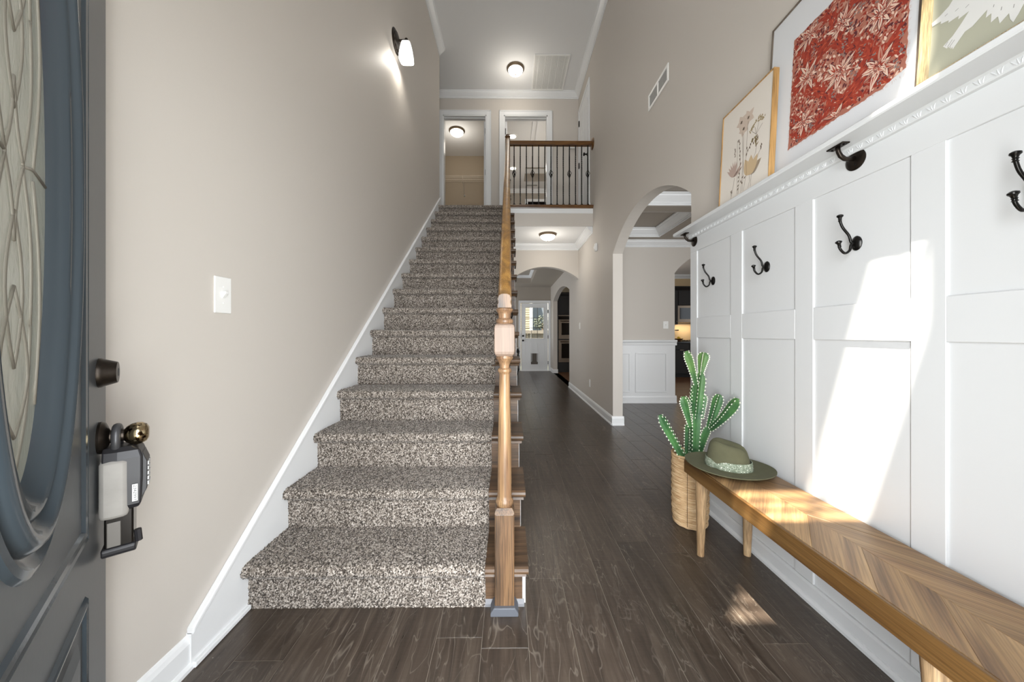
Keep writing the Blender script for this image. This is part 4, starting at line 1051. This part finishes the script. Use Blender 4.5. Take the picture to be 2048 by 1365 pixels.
# label on the flank that faces the camera (the -x flank of the box)
sx_ = LX - .0385
MB(DX).box(sx_ - .0008, sx_, -.0595, -.0515, .752, .788).build('sticker', 'sticker', lb)
def text_mesh(s, size):
    cu = bpy.data.curves.new('lettering', 'FONT'); cu.body = s; cu.size = size; cu.align_x = 'CENTER'; cu.align_y = 'CENTER'; cu.extrude = .0002
    ob = bpy.data.objects.new('lettering', cu); COL.objects.link(ob); dg = bpy.context.evaluated_depsgraph_get()
    me = bpy.data.meshes.new_from_object(ob.evaluated_get(dg)); bpy.data.objects.remove(ob); return me
tm = text_mesh('2342997', .0095)
vs = [v.co for v in tm.vertices]; mb = MB(DX)
mb.add([(sx_ - .0010 - v.z, -.0555 - v.y * .7, .770 - v.x) for v in vs], [tuple(p.vertices) for p in tm.polygons])
mb.build('serial_number', 'ink', lb, recalc=False)

# ------------------------------------------------------------ doors, casings
def casing(root, x0, x1, ztop, zb, y, sgn=-1, wd=.085, mat='trim'):
    """flat casing with back band round an opening in a wall at y, facing sgn"""
    for a, b, c, d in ((x0 - wd, x0, zb, ztop + wd), (x1, x1 + wd, zb, ztop + wd), (x0, x1, ztop, ztop + wd)):
        bx('casing', a, b, min(y, y + sgn * .016), max(y, y + sgn * .016), c, d, mat, root, .003)
    for a, b, c, d in ((x0 - wd, x0 - wd + .018, zb, ztop + wd), (x1 + wd - .018, x1 + wd, zb, ztop + wd), (x0 - wd, x1 + wd, ztop + wd - .018, ztop + wd)):
        bx('back_band', a, b, min(y, y + sgn * .024), max(y, y + sgn * .024), c, d, mat, root, .003)
def hinge(root, x0, x1, y0, y1, z): bx('hinge', x0, x1, y0, y1, z - .045, z + .045, 'black', root)
d4 = room('door_2', (-.8, 6.2, Z1), 'open doorway to the closet at the head of the stairs')
casing(d4, D1[0], D1[1], DH, Z1, 6.2)
for a, b in ((D1[0], D1[0] + .018), (D1[1] - .018, D1[1])): bx('jamb', a, b, 6.19, 6.33, Z1, DH, 'trim', d4)
bx('jamb', D1[0], D1[1], 6.19, 6.33, DH - .018, DH, 'trim', d4); bx('stop', D1[0] + .018, D1[1] - .018, 6.24, 6.27, DH - .03, DH - .018, 'trim', d4)
bx('door_leaf', D1[1] - .058, D1[1] - .02, 6.335, 7.08, Z1 + .01, DH - .022, 'trim', d4, .002)
for z in (4.86, 4.1, 3.3): hinge(d4, D1[1] - .030, D1[1] - .017, 6.29, 6.338, z)
d5 = room('door_3', (.3, 6.2, Z1), 'open doorway to the bedroom behind the gallery railing')
casing(d5, D2[0], D2[1], DH, Z1, 6.2)
for a, b in ((D2[0], D2[0] + .018), (D2[1] - .018, D2[1])): bx('jamb', a, b, 6.19, 6.33, Z1, DH, 'trim', d5)
bx('jamb', D2[0], D2[1], 6.19, 6.33, DH - .018, DH, 'trim', d5); bx('stop', D2[0] + .018, D2[1] - .018, 6.24, 6.27, DH - .03, DH - .018, 'trim', d5)
bx('door_leaf', D2[0] + .02, D2[0] + .058, 6.335, 7.08, Z1 + .01, DH - .022, 'trim', d5, .002)
for z in (4.86, 4.1, 3.3): hinge(d5, D2[0] + .017, D2[0] + .032, 6.29, 6.338, z)
# closed door on the right gallery wall
d6 = room('door_4', (XR, 5.7, Z1), 'closed white panelled door on the right wall of the gallery')
for a, b, c, d in ((5.33, 5.40, Z1, 5.14), (6.10, 6.17, Z1, 5.14), (5.40, 6.10, 5.085, 5.14)): bx('casing', XR - .016, XR, a, b, c, d, 'trim', d6, .003)
bx('door_leaf', XR - .006, XR, 5.40, 6.10, Z1, 5.085, 'trim', d6)
for a, b in ((5.48, 5.71), (5.79, 6.02)):
    for z0, z1 in ((Z1 + .2, Z1 + .9), (Z1 + 1.0, Z1 + 1.88)):
        for c in range(3):
            yy = a + (b - a) * c / 3; bx('panel_board', XR - .012, XR - .006, yy + .004, yy + (b - a) / 3 - .004, z0, z1, 'trim', d6, .003)
for z in (4.87, 4.12, 3.3): bx('hinge', XR - .02, XR - .004, 6.085, 6.115, z - .05, z + .05, 'black', d6)
MB().lathe([(.028, 0), (.026, .008), (.011, .012), (.011, .04), (.024, .046), (.028, .058), (.02, .068), (.004, .071)], (XR - .006, 5.47, 4.0), (-1, 0, 0), 20).build('door_knob', 'black', d6, smooth=40)
# back door with nine panes
d3 = room('door_5', (.77, 10.33, 0), 'white back door with nine panes of glass and a brown pet flap')
casing(d3, BD[0] - .012, BD[1] + .012, 2.06, 0, 10.33, -1, .07)
bx('threshold', BD[0] - .012, BD[1] + .012, 10.28, 10.45, 0, .014, 'trim', d3)
wx0, wx1, wz0, wz1 = .50, 1.045, .985, 1.915; yd0, yd1 = 10.335, 10.375
mb = MB()
for a, b, c, d in ((BD[0], wx0, .014, 2.045), (wx1, BD[1], .014, 2.045), (wx0, wx1, wz1, 2.045), (wx0, wx1, .54, wz0), (wx0, .655, .2, .54), (.885, wx1, .2, .54), (wx0, wx1, .014, .2)): mb.box(a, b, yd0, yd1, c, d)
mb.build('door_leaf', 'trim', d3)
for a, b, c, d in ((wx0 - .02, wx1 + .02, wz1, wz1 + .025), (wx0 - .02, wx1 + .02, wz0 - .025, wz0), (wx0 - .02, wx0, wz0, wz1), (wx1, wx1 + .02, wz0, wz1)): bx('glazing_bead', a, b, yd0 - .012, yd0, c, d, 'trim', d3, .003)
mun = plain('grey_muntin', '55524e', 0.5)
for i in (1, 2):
    x = wx0 + (wx1 - wx0) * i / 3; bx('muntin', x - .007, x + .007, yd0 + .01, yd0 + .03, wz0, wz1, mun, d3)
    z = wz0 + (wz1 - wz0) * i / 3; bx('muntin', wx0, wx1, yd0 + .01, yd0 + .03, z - .007, z + .007, mun, d3)
for i in range(3):
    for j in range(3): bx('pane', wx0 + (wx1 - wx0) * i / 3, wx0 + (wx1 - wx0) * (i + 1) / 3, yd0 + .018, yd0 + .022, wz0 + (wz1 - wz0) * j / 3, wz0 + (wz1 - wz0) * (j + 1) / 3, 'glass', d3)
for a, b in ((.47, .695), (.845, 1.07)):
    mb = MB()
    for x0, x1, z0, z1 in ((a, b, .28, .295), (a, b, .80, .815), (a, a + .015, .28, .815), (b - .015, b, .28, .815)): mb.box(x0, x1, yd0 - .006, yd0, z0, z1)
    mb.build('panel_moulding', 'trim', d3)
for a, b, c, d in ((.63, .91, .53, .56), (.63, .91, .17, .2), (.63, .665, .2, .53), (.875, .91, .2, .53)): bx('flap_frame', a, b, yd0 - .012, yd0, c, d, 'trim', d3, .003)
bx('pet_flap', .665, .875, yd0 - .004, yd0 + .01, .2, .53, 'flap', d3)
for z, r in ((1.06, .03), (.92, .03)): MB().lathe([(r, 0), (r, .01), (.012, .014), (.012, .035), (.028, .042), (.026, .06), (.005, .066)], (.425, yd0, z), (0, -1, 0), 18).build('door_knob', 'black', d3, smooth=40)
for z in (1.8, 1.03, .25): bx('hinge', BD[1] - .004, BD[1] + .014, 10.315, 10.336, z - .05, z + .05, 'black', d3)

# ------------------------------------------------------------ lamps
def flush(x, y, z, label, r=.14, energy=14, grp='flush mount ceiling lights'):
    t = thing('ceiling_light', label, 'ceiling light', (x, y, z), grp)
    MB().lathe([(r * .8, 0), (r, .0), (r, .012), (r * .96, .022), (r * .86, .034), (r * .80, .036)], (x, y, z), (0, 0, -1), 36).build('rim', 'fixture', t, smooth=35)
    MB().lathe([(r * .84, .028)] + [(r * .84 * cos(R(a)), .03 + r * .52 * sin(R(a))) for a in range(8, 90, 10)] + [(.004, .03 + r * .52)], (x, y, z), (0, 0, -1), 36).build('glass_bowl', 'globe', t, smooth=True)
    MB().lathe([(.004, .0), (.010, .002), (.008, .008), (.003, .013)], (x, y, z - .028 - r * .52), (0, 0, -1), 12).build('finial', 'fixture', t, smooth=True)
    lamp('bulb_light', 'POINT', (x, y, z - .36), energy, (1.0, .93, .82), radius=.14)
flush(.107, 5.62, ZC, 'lit bronze flush mount light on the upstairs gallery ceiling', .145, 6)
flush(.63, 5.55, ZH, 'lit bronze flush mount light under the gallery, on the lower hall ceiling', .145, 6.5)
flush(-1.12, 7.35, ZC, 'lit bronze flush mount light on the closet ceiling, through the left doorway', .17, 7)
# sconce
SY, SZ = 3.23, 3.87
sc = thing('wall_sconce', 'bronze wall sconce with lit white glass shade high on the left wall', 'wall lamp', (XL, SY, SZ))
MB().lathe([(.105, 0), (.105, .006), (.096, .012), (.082, .014), (.080, .022), (.060, .028), (.03, .032), (.02, .034)], (XL, SY, SZ), (1, 0, 0), 36).build('backplate', 'bronze', sc, smooth=35)
MB().tube([(XL + .03, SY, SZ + .012), (XL + .098, SY, SZ + .012)], .010, 12).build('arm', 'bronze', sc, smooth=50)
MB().lathe([(.012, -.034), (.017, -.028), (.017, .006), (.012, .016), (.003, .02)], (XL + .102, SY, SZ + .014), (0, 0, 1), 16).build('socket_cap', 'bronze', sc, smooth=40)
def rsq(w_, z, n=32, p=4.0): return [(XL + .102 + w_ * math.copysign(abs(cos(a)) ** (2 / p), cos(a)), SY + w_ * math.copysign(abs(sin(a)) ** (2 / p), sin(a)), z) for a in [2 * pi * k / n for k in range(n)]]
shp = [(.030, SZ - .012), (.040, SZ - .018), (.052, SZ - .07), (.062, SZ - .14), (.064, SZ - .178)]
MB().loft([rsq(a, z) for a, z in shp] + [rsq(a - .004, z) for a, z in shp[::-1]], True, False).build('glass_shade', 'shade', sc, smooth=60)
MB().ball((XL + .102, SY, SZ - .10), .03, 12, 8).build('bulb', 'globe', sc, smooth=True)
lamp('sconce_light', 'POINT', (XL + .102, SY, SZ - .165), 5.0, (1.0, .95, .86), radius=.03)
# recessed lights in the bedroom
for y_, lab in ((7.55, 'lit recessed can light nearer the bedroom doorway'), (9.0, 'lit recessed can light deeper in the bedroom, beside the ceiling tray')):
    x_ = .075 if y_ < 8 else .105
    t = thing('recessed_light', lab, 'ceiling light', (x_, y_, ZC), 'recessed lights in the bedroom')
    MB().lathe([(.105, 0), (.105, .006), (.085, .009)], (x_, y_, ZC), (0, 0, -1), 28).build('trim_ring', 'plate', t, smooth=35)
    MB().lathe([(.085, .004), (.08, .010), (.01, .011)], (x_, y_, ZC), (0, 0, -1), 28).build('lens', 'can', t, smooth=True)
    lamp('can_light', 'POINT', (x_ + .35, y_, ZC - .7), 3, (1, .95, .87), radius=.08)

# ------------------------------------------------------------ wall and ceiling fittings
def plate_x(x, y, z, sgn, label, name, toggles=True, wd=.075, h=.118):
    t = thing(name, label, 'light switch' if name == 'light_switch' else 'outlet', (x, y, z))
    X0, X1 = sorted((x, x + sgn * .006)); bx('cover_plate', X0, X1, y - wd / 2, y + wd / 2, z - h / 2, z + h / 2, 'plate', t, .002)
    if name == 'light_switch':
        MB().prism([(x, z - .012), (x + sgn * .007, z - .011), (x + sgn * .020, z + .006), (x + sgn * .019, z + .014), (x, z + .012)], 'y', y - .006, y + .006).build('toggle', 'plate', t, .001)
        for dz in (.03, -.03): MB().ball((x + sgn * .006, y, z + dz), .0028, 8, 5).build('screw', 'plate', t)
    else:
        for dz in (.02, -.02): X0, X1 = sorted((x + sgn * .005, x + sgn * .009)); bx('socket', X0, X1, y - .016, y + .016, z + dz - .014, z + dz + .014, 'plate', t, .004)
    return t
plate_x(XL, 1.282, 1.255, 1, 'white toggle light switch on the left wall beside the front door', 'light_switch', wd=.074, h=.135)
plate_x(XR, 6.08, 1.26, -1, 'white light switch at the far end of the right hall wall', 'light_switch')
plate_x(XR, 5.33, .345, -1, 'white wall outlet low on the right hall wall', 'outlet')
t = thing('light_switch', 'white light switch on the dining room wall above the wainscot', 'light switch', (2.53, 5.5, 1.26))
bx('cover_plate', 2.49, 2.575, 5.494, 5.5, 1.20, 1.32, 'plate', t, .002)
MB().prism([(5.5, 1.25), (5.487, 1.252), (5.477, 1.268), (5.5, 1.272)], 'x', 2.526, 2.538).build('toggle', 'plate', t)
t = thing('motion_sensor', 'small white motion sensor on the right wall before the archway', 'sensor', (XR, 4.9, 2.36))
bx('housing', XR - .035, XR, 4.86, 4.93, 2.30, 2.42, 'plate', t, .012)
MB().prism([(XR - .034, 2.315), (XR - .044, 2.33), (XR - .046, 2.37), (XR - .034, 2.385)], 'y', 4.87, 4.92).build('lens', 'plate', t, .003)
# supply register on the right wall
t = thing('vent_register', 'white two-bank air register high on the right wall', 'vent', (XR, 2.88, 3.19))
y0, y1, z0, z1 = 2.69, 3.075, 3.12, 3.262
for a, b, c, d in ((y0, y1, z0, z0 + .022), (y0, y1, z1 - .022, z1), (y0, y0 + .022, z0 + .022, z1 - .022), (y1 - .022, y1, z0 + .022, z1 - .022), (2.872, 2.892, z0 + .022, z1 - .022)): bx('frame', XR - .008, XR, a, b, c, d, 'plate', t, .002)
bx('duct', XR - .0005, XR, y0 + .02, y1 - .02, z0 + .02, z1 - .02, plain('shadowed_duct', '4a4743', .8), t)
for a, b in ((y0 + .022, 2.872), (2.892, y1 - .022)):
    for i in range(10):
        yy = a + (b - a) * (i + .5) / 10; bx('louver', XR - .0045, XR - .0005, yy - .0022, yy + .0022, z0 + .022, z1 - .022, 'louver', t)
# return grille on the ceiling
t = thing('ceiling_grille', 'large white return air grille on the gallery ceiling', 'vent', (.67, 5.72, ZC))
x0, x1, y0, y1 = .40, .965, 5.33, 6.11
for a, b, c, d in ((x0, x1, y0, y0 + .025), (x0, x1, y1 - .025, y1), (x0, x0 + .025, y0 + .025, y1 - .025), (x1 - .025, x1, y0 + .025, y1 - .025)): bx('frame', a, b, c, d, ZC - .012, ZC, 'plate', t, .003)
for i in range(5): xx = x0 + .025 + (x1 - x0 - .05) * (i + .5) / 5; bx('divider', xx - .004, xx + .004, y0 + .025, y1 - .025, ZC - .010, ZC, 'plate', t)
for i in range(40):
    xx = x0 + .03 + (x1 - x0 - .06) * i / 39; MB().prism([(xx - .005, ZC - .002), (xx + .004, ZC - .009), (xx + .0055, ZC - .008), (xx - .003, ZC)], 'y', y0 + .025, y1 - .025).build('slat', 'plate', t)
bx('filter', x0 + .02, x1 - .02, y0 + .02, y1 - .02, ZC - .001, ZC, plain('gap_shaded_filter', '8f8f8d', .8), t)  # filter grey darkened to paint the shade between slats
# smoke detector / ceiling vent in the closet
t = thing('ceiling_vent', 'small square vent fan on the closet ceiling', 'vent', (-.56, 6.86, ZC))
bx('housing', -.70, -.44, 6.75, 7.02, ZC - .012, ZC, 'plate', t, .003); bx('opening', -.60, -.46, 6.78, 6.86, ZC - .014, ZC - .011, plain('brown_opening', '5a4632', .6), t); bx('bulb_cover', -.60, -.46, 6.89, 6.96, ZC - .03, ZC - .01, 'plate', t, .004)
# chime box on the gallery wall
t = thing('door_chime', 'small white door chime box on the gallery wall behind the railing', 'chime', (1.14, 6.2, 4.5))
bx('cover', 1.07, 1.21, 6.165, 6.2, 4.477, 4.59, 'plate', t, .01); bx('grille', 1.09, 1.19, 6.162, 6.166, 4.50, 4.56, 'plate', t)
# closet wire shelf
t = thing('wire_shelf', 'white wire shelf with slanted brace across the closet back wall', 'shelf', (-1.1, 8.3, 4.9))
ZS = 4.85
for y_, z_ in ((8.39, ZS), (8.24, ZS), (8.06, ZS), (8.06, ZS - .04), (8.02, ZS - .115)): MB().tube([(-2.0, y_, z_), (-.36, y_, z_)], .005, 6).build('rod', 'wire', t)
mb = MB()
for i in range(66):
    x = -1.99 + 1.62 * i / 65; mb.tube([(x, 8.39, ZS + .004), (x, 8.06, ZS + .004), (x, 8.05, ZS - .04)], .0022, 4)
mb.build('cross_wires', 'wire', t)['kind'] = 'stuff'
MB().tube([(-1.098, 8.06, ZS - .01), (-1.09, 8.385, ZS - .33)], .007, 8).build('brace', 'wire', t)
MB().ball((-1.09, 8.385, ZS - .34), .02, 10, 6).build('brace_foot', 'plate', t)
# bedroom: attic hatch lines and window
t = thing('attic_hatch', 'white attic hatch trim on the bedroom ceiling', 'hatch', (.6, 7.6, ZC))
for a in (.49, .585): MB().prism([(a, 6.6), (a + .014, 6.6), (a + .014 - .0, 8.9), (a - .0, 8.9)], 'z', ZC - .012, ZC).build('trim_strip', 'trim', t)
wb = room('window_2', (.9, 10.35, 4.7), 'white framed bedroom window with dark glass')
for a, b, c, d in ((.48, 1.6, 5.12, 5.2), (.48, .57, 4.4, 5.12), (1.5, 1.6, 4.4, 5.12), (.48, 1.6, 4.32, 4.4), (.57, 1.5, 4.95, 5.0)): bx('frame', a, b, 10.31, 10.35, c, d, 'trim', wb, .003)
bx('pane', .57, 1.5, 10.33, 10.345, 4.4, 5.12, 'oven_glass', wb)
t = thing('ceiling_register', 'thin dark slotted register on the bedroom ceiling beyond the tray', 'vent', (.66, 10.02, ZC))
bx('frame', .5, .85, 9.96, 10.08, ZC - .006, ZC, 'plate', t); 
for i in range(4): bx('slot', .52, .83, 9.975 + .025 * i, 9.985 + .025 * i, ZC - .0075, ZC - .006, 'dark', t)

# ------------------------------------------------------------ kitchen furniture (seen through two arches)
def cab_doors(t, x0, x1, y, z0, z1, n=2, pull_low=True):
    for i in range(n):
        a, b = x0 + (x1 - x0) * i / n + .006, x0 + (x1 - x0) * (i + 1) / n - .006
        d = bx('door', a, b, y - .02, y, z0 + .006, z1 - .006, 'cab', t, .002)
        for p, r_, s_, v in ((a, b, z0 + .006, z0 + .06), (a, b, z1 - .06, z1 - .006), (a, a + .055, z0 + .06, z1 - .06), (b - .055, b, z0 + .06, z1 - .06)): bx('rail', p, r_, y - .027, y - .02, s_, v, 'cab', d, .002)
        px = b - .04 if i % 2 == 0 else a + .04; pz = z0 + .08 if pull_low else z1 - .08
        bx('handle', px - .012, px + .012, y - .05, y - .027, pz - .008, pz + .008, 'oven_steel', d)
t = thing('oven_tower', 'dark tall cabinet holding a stacked steel double oven, through the hall archway', 'oven', (1.85, 9.95, 0))
bx('carcass', 1.40, 2.3, 9.97, 10.6, 0, 2.25, 'cab', t, .002)
bx('crown', 1.38, 2.32, 9.9, 10.6, 2.25, 2.33, 'cab', t, .01)
cab_doors(t, 1.44, 2.2, 9.97, 1.72, 2.22, 2); bx('drawer', 1.44, 2.2, 9.95, 9.97, .05, .26, 'cab', t, .003)
bx('control_panel', 1.445, 2.19, 9.94, 9.97, 1.55, 1.66, 'oven_glass', t, .003); bx('trim_strip', 1.445, 2.19, 9.935, 9.97, 1.64, 1.665, 'oven_steel', t)
for z0, z1 in ((.97, 1.54), (.29, .94)):
    o = bx('oven_door', 1.445, 2.19, 9.945, 9.97, z0, z1, 'oven_steel', t, .003)
    bx('glass', 1.53, 2.1, 9.941, 9.946, z0 + .12, z1 - .10, 'oven_glass', o)
    MB().tube([(1.49, 9.90, z1 - .05), (2.14, 9.90, z1 - .05)], .016, 10).build('handle', 'oven_steel', o, smooth=50)
    for xx in (1.51, 2.12): MB().tube([(xx, 9.945, z1 - .05), (xx, 9.90, z1 - .05)], .009, 8).build('handle_post', 'oven_steel', o)
lamp('kitchen_light', 'POINT', (3.2, 8.0, 2.4), 12, (1, .88, .72), radius=.15)
t = thing('base_cabinet', 'black kitchen base cabinet under the dark counter, through the dining arch', 'cabinet', (4.6, 9.0, 0))
bx('carcass', 4.2, 5.6, 8.72, 9.35, .09, .88, 'cab', t); bx('toe_kick', 4.22, 5.6, 8.78, 9.3, 0, .09, 'dark', t)
for a, b in ((4.2, 4.62), (4.62, 5.08), (5.08, 5.6)):
    d = bx('drawer', a + .006, b - .006, 8.70, 8.72, .72, .87, 'cab', t, .003); bx('handle', (a + b) / 2 - .05, (a + b) / 2 + .05, 8.67, 8.685, .70, .712, 'oven_steel', d)
cab_doors(t, 4.2, 5.6, 8.72, .1, .7, 3, False)
t = thing('countertop', 'dark stone kitchen counter through the dining arch', 'counter', (4.6, 9.0, .88)); bx('slab', 4.18, 5.65, 8.69, 9.35, .882, .92, 'stone', t, .006)
t = thing('cooktop', 'steel gas cooktop set on the dark kitchen counter', 'cooktop', (4.75, 8.98, .92))
bx('tray', 4.45, 5.1, 8.76, 9.22, .92, .93, 'oven_steel', t, .004)
for i in range(4):
    x_, y_ = 4.6 + .3 * (i % 2), 8.88 + .2 * (i // 2)
    for a in range(2): bx('grate', x_ - (.09 if a else .008), x_ + (.09 if a else .008), y_ - (.008 if a else .09), y_ + (.008 if a else .09), .93, .955, 'black', t)
t = thing('fruit_bowl', 'brown bowl on the kitchen counter behind the fruit', 'bowl', (4.40, 8.8, .92))
MB().lathe([(.03, .0), (.045, .004), (.09, .05), (.11, .075), (.104, .075), (.08, .045), (.03, .014), (.004, .012)], (4.40, 8.82, .921), n=24).build('bowl', 'clay', t, smooth=50)
for i, (dx, dy, dz) in enumerate(((-.035, -.03, .055), (.035, -.035, .055), (0, .035, .055), (-.002, -.005, .096))):
    o = MB().ball((4.40 + dx, 8.82 + dy, .921 + dz), .033, 12, 8, (1.2, 1, 1)).build('lemon', 'lemon', None, smooth=True)
    tag(o, 'yellow lemon in the brown bowl on the kitchen counter', 'fruit', 'lemons in the bowl')
for (x0, x1, z0, z1, lab) in ((4.19, 4.335, 1.36, 2.22, 'narrow black wall cabinet left of the microwave'), (4.34, 5.1, 1.86, 2.22, 'dark wall cabinet above the steel microwave'), (5.1, 5.6, 1.36, 2.22, 'black wall cabinet right of the microwave')):
    t = thing('wall_cabinet', lab, 'cabinet', ((x0 + x1) / 2, 9.0, z0), 'kitchen wall cabinets')
    bx('carcass', x0, x1, 8.74, 9.35, z0, z1, 'cab', t); cab_doors(t, x0, x1, 8.74, z0, z1, 1 if x1 - x0 < .3 else 2)
    MB().prism([(8.74, 2.22), (8.74, 2.24), (8.68, 2.32), (8.68, 2.34), (9.35, 2.34), (9.35, 2.22)], 'x', x0, x1).build('cornice', 'cab', t)
t = thing('microwave', 'stainless steel microwave under the wall cabinet', 'microwave', (4.72, 9.0, 1.42))
bx('body', 4.345, 5.095, 8.76, 9.3, 1.42, 1.852, 'oven_steel', t, .003); bx('window', 4.40, 4.80, 8.755, 8.762, 1.5, 1.79, 'oven_glass', t); bx('control_panel', 4.88, 5.07, 8.755, 8.762, 1.47, 1.81, 'oven_glass', t)
MB().tube([(4.84, 8.73, 1.5), (4.84, 8.73, 1.78)], .01, 8).build('handle', 'oven_steel', t)
t = thing('towel_bar', 'dark bar with knob ends mounted on the cream backsplash', 'towel bar', (4.45, 9.3, 1.22))
MB().tube([(4.30, 9.26, 1.22), (4.62, 9.26, 1.22)], .012, 10).build('bar', 'black', t)
for x_ in (4.32, 4.60): MB().tube([(x_, 9.35, 1.22), (x_, 9.25, 1.22)], .016, 10).build('post', 'black', t)
lamp('under_cabinet_light', 'AREA', (4.7, 9.15, 1.40), 5, (1, .82, .58), (4.7, 9.15, .9), .7, .1)
# scrolled iron console beyond the stairs
t = thing('console_table', 'dark scrolled iron side table by the back door, half hidden by the stairs', 'table', (0, 9.5, 0))
bx('top', -.55, .285, 9.3, 9.65, .72, .745, plain('pale_stone_top', 'b9b4ac', .4), t, .008)
for x_ in (.25, -.5):
    for y_ in (9.34, 9.6):
        MB().tube([(x_ + .02 * sin(k * .9), y_, .72 * (1 - k / 12)) for k in range(13)], .012, 8).build('leg', 'black', t, smooth=True)
for k in range(5):
    c = (.262, .62 - .12 * k); MB().tube([(c[0] + .03 * (1 - i / 16) * cos(i * .7), 9.32, c[1] + .045 * (1 - i / 18) * sin(i * .7)) for i in range(15)], .006, 6).build('scroll', 'black', t, smooth=True)
bx('rail', -.5, .26, 9.33, 9.345, .60, .70, 'black', t, .004)

# ------------------------------------------------------------ outside the back door
t = thing('neighbour_house', 'tan sided house seen through the back door panes', 'house', (.3, 17, -.2))
bx('wall', -3.0, 1.15, 17.0, 20, -.2, 5.0, 'siding', t)
mb = MB()
for i in range(45): mb.prism([(17.0, -.2 + .115 * i), (16.988, -.2 + .115 * i), (17.0, -.09 + .115 * i)], 'x', -3.0, 1.05)
mb.build('lap_siding', 'siding', t)['kind'] = 'stuff'
bx('corner_board', 1.03, 1.17, 16.95, 17.05, -.2, 5, 'trim', t)
bx('wall', 1.32, 4.0, 19, 22, -.2, 4.6, plain('blue_grey_house', '6d7680', .7), t); f = bx('window_frame', 1.35 + .8, 2.75, 18.93, 19, 1.2, 2.9, 'trim', t); bx('pane', 2.22, 2.68, 18.92, 18.94, 1.3, 2.8, 'oven_glass', f)
t = thing('garden_fence', 'pale board fence beyond the back door', 'fence', (.8, 14, -.2))
for i in range(26): bx('board', -.8 + .155 * i, -.8 + .155 * i + .148, 14.0, 14.02, -.2, 1.14, 'fence', t)
bx('cap_rail', -.8, 3.25, 13.95, 14.06, 1.14, 1.27, 'fence', t)
t = thing('shrub', 'grey green shrub growing against the house beyond the fence', 'shrub', (1.5, 15.5, -.2))
mb = MB(); rb = random.Random(4)
for i in range(420):
    a, b, r_ = rb.uniform(0, 2 * pi), rb.uniform(-.9, 1), rb.uniform(.2, .36); c = Vector((1.55 + r_ * 1.3 * cos(a) * sqrt(1 - b * b), 15.6 + r_ * sin(a), 1.62 + r_ * b)); u = Vector((rb.uniform(-1, 1), rb.uniform(-1, 1), rb.uniform(-1, 1))).normalized() * .05; v = u.orthogonal().normalized() * .03
    mb.add([c - u, c + v, c + u, c - v], [(0, 1, 2, 3)])
mb.build('foliage', 'shrub', t, recalc=False)['kind'] = 'stuff'
MB().tube([(1.55, 15.6, -.2), (1.55, 15.6, 1.6)], .05, 8).build('stem', 'stem', t)
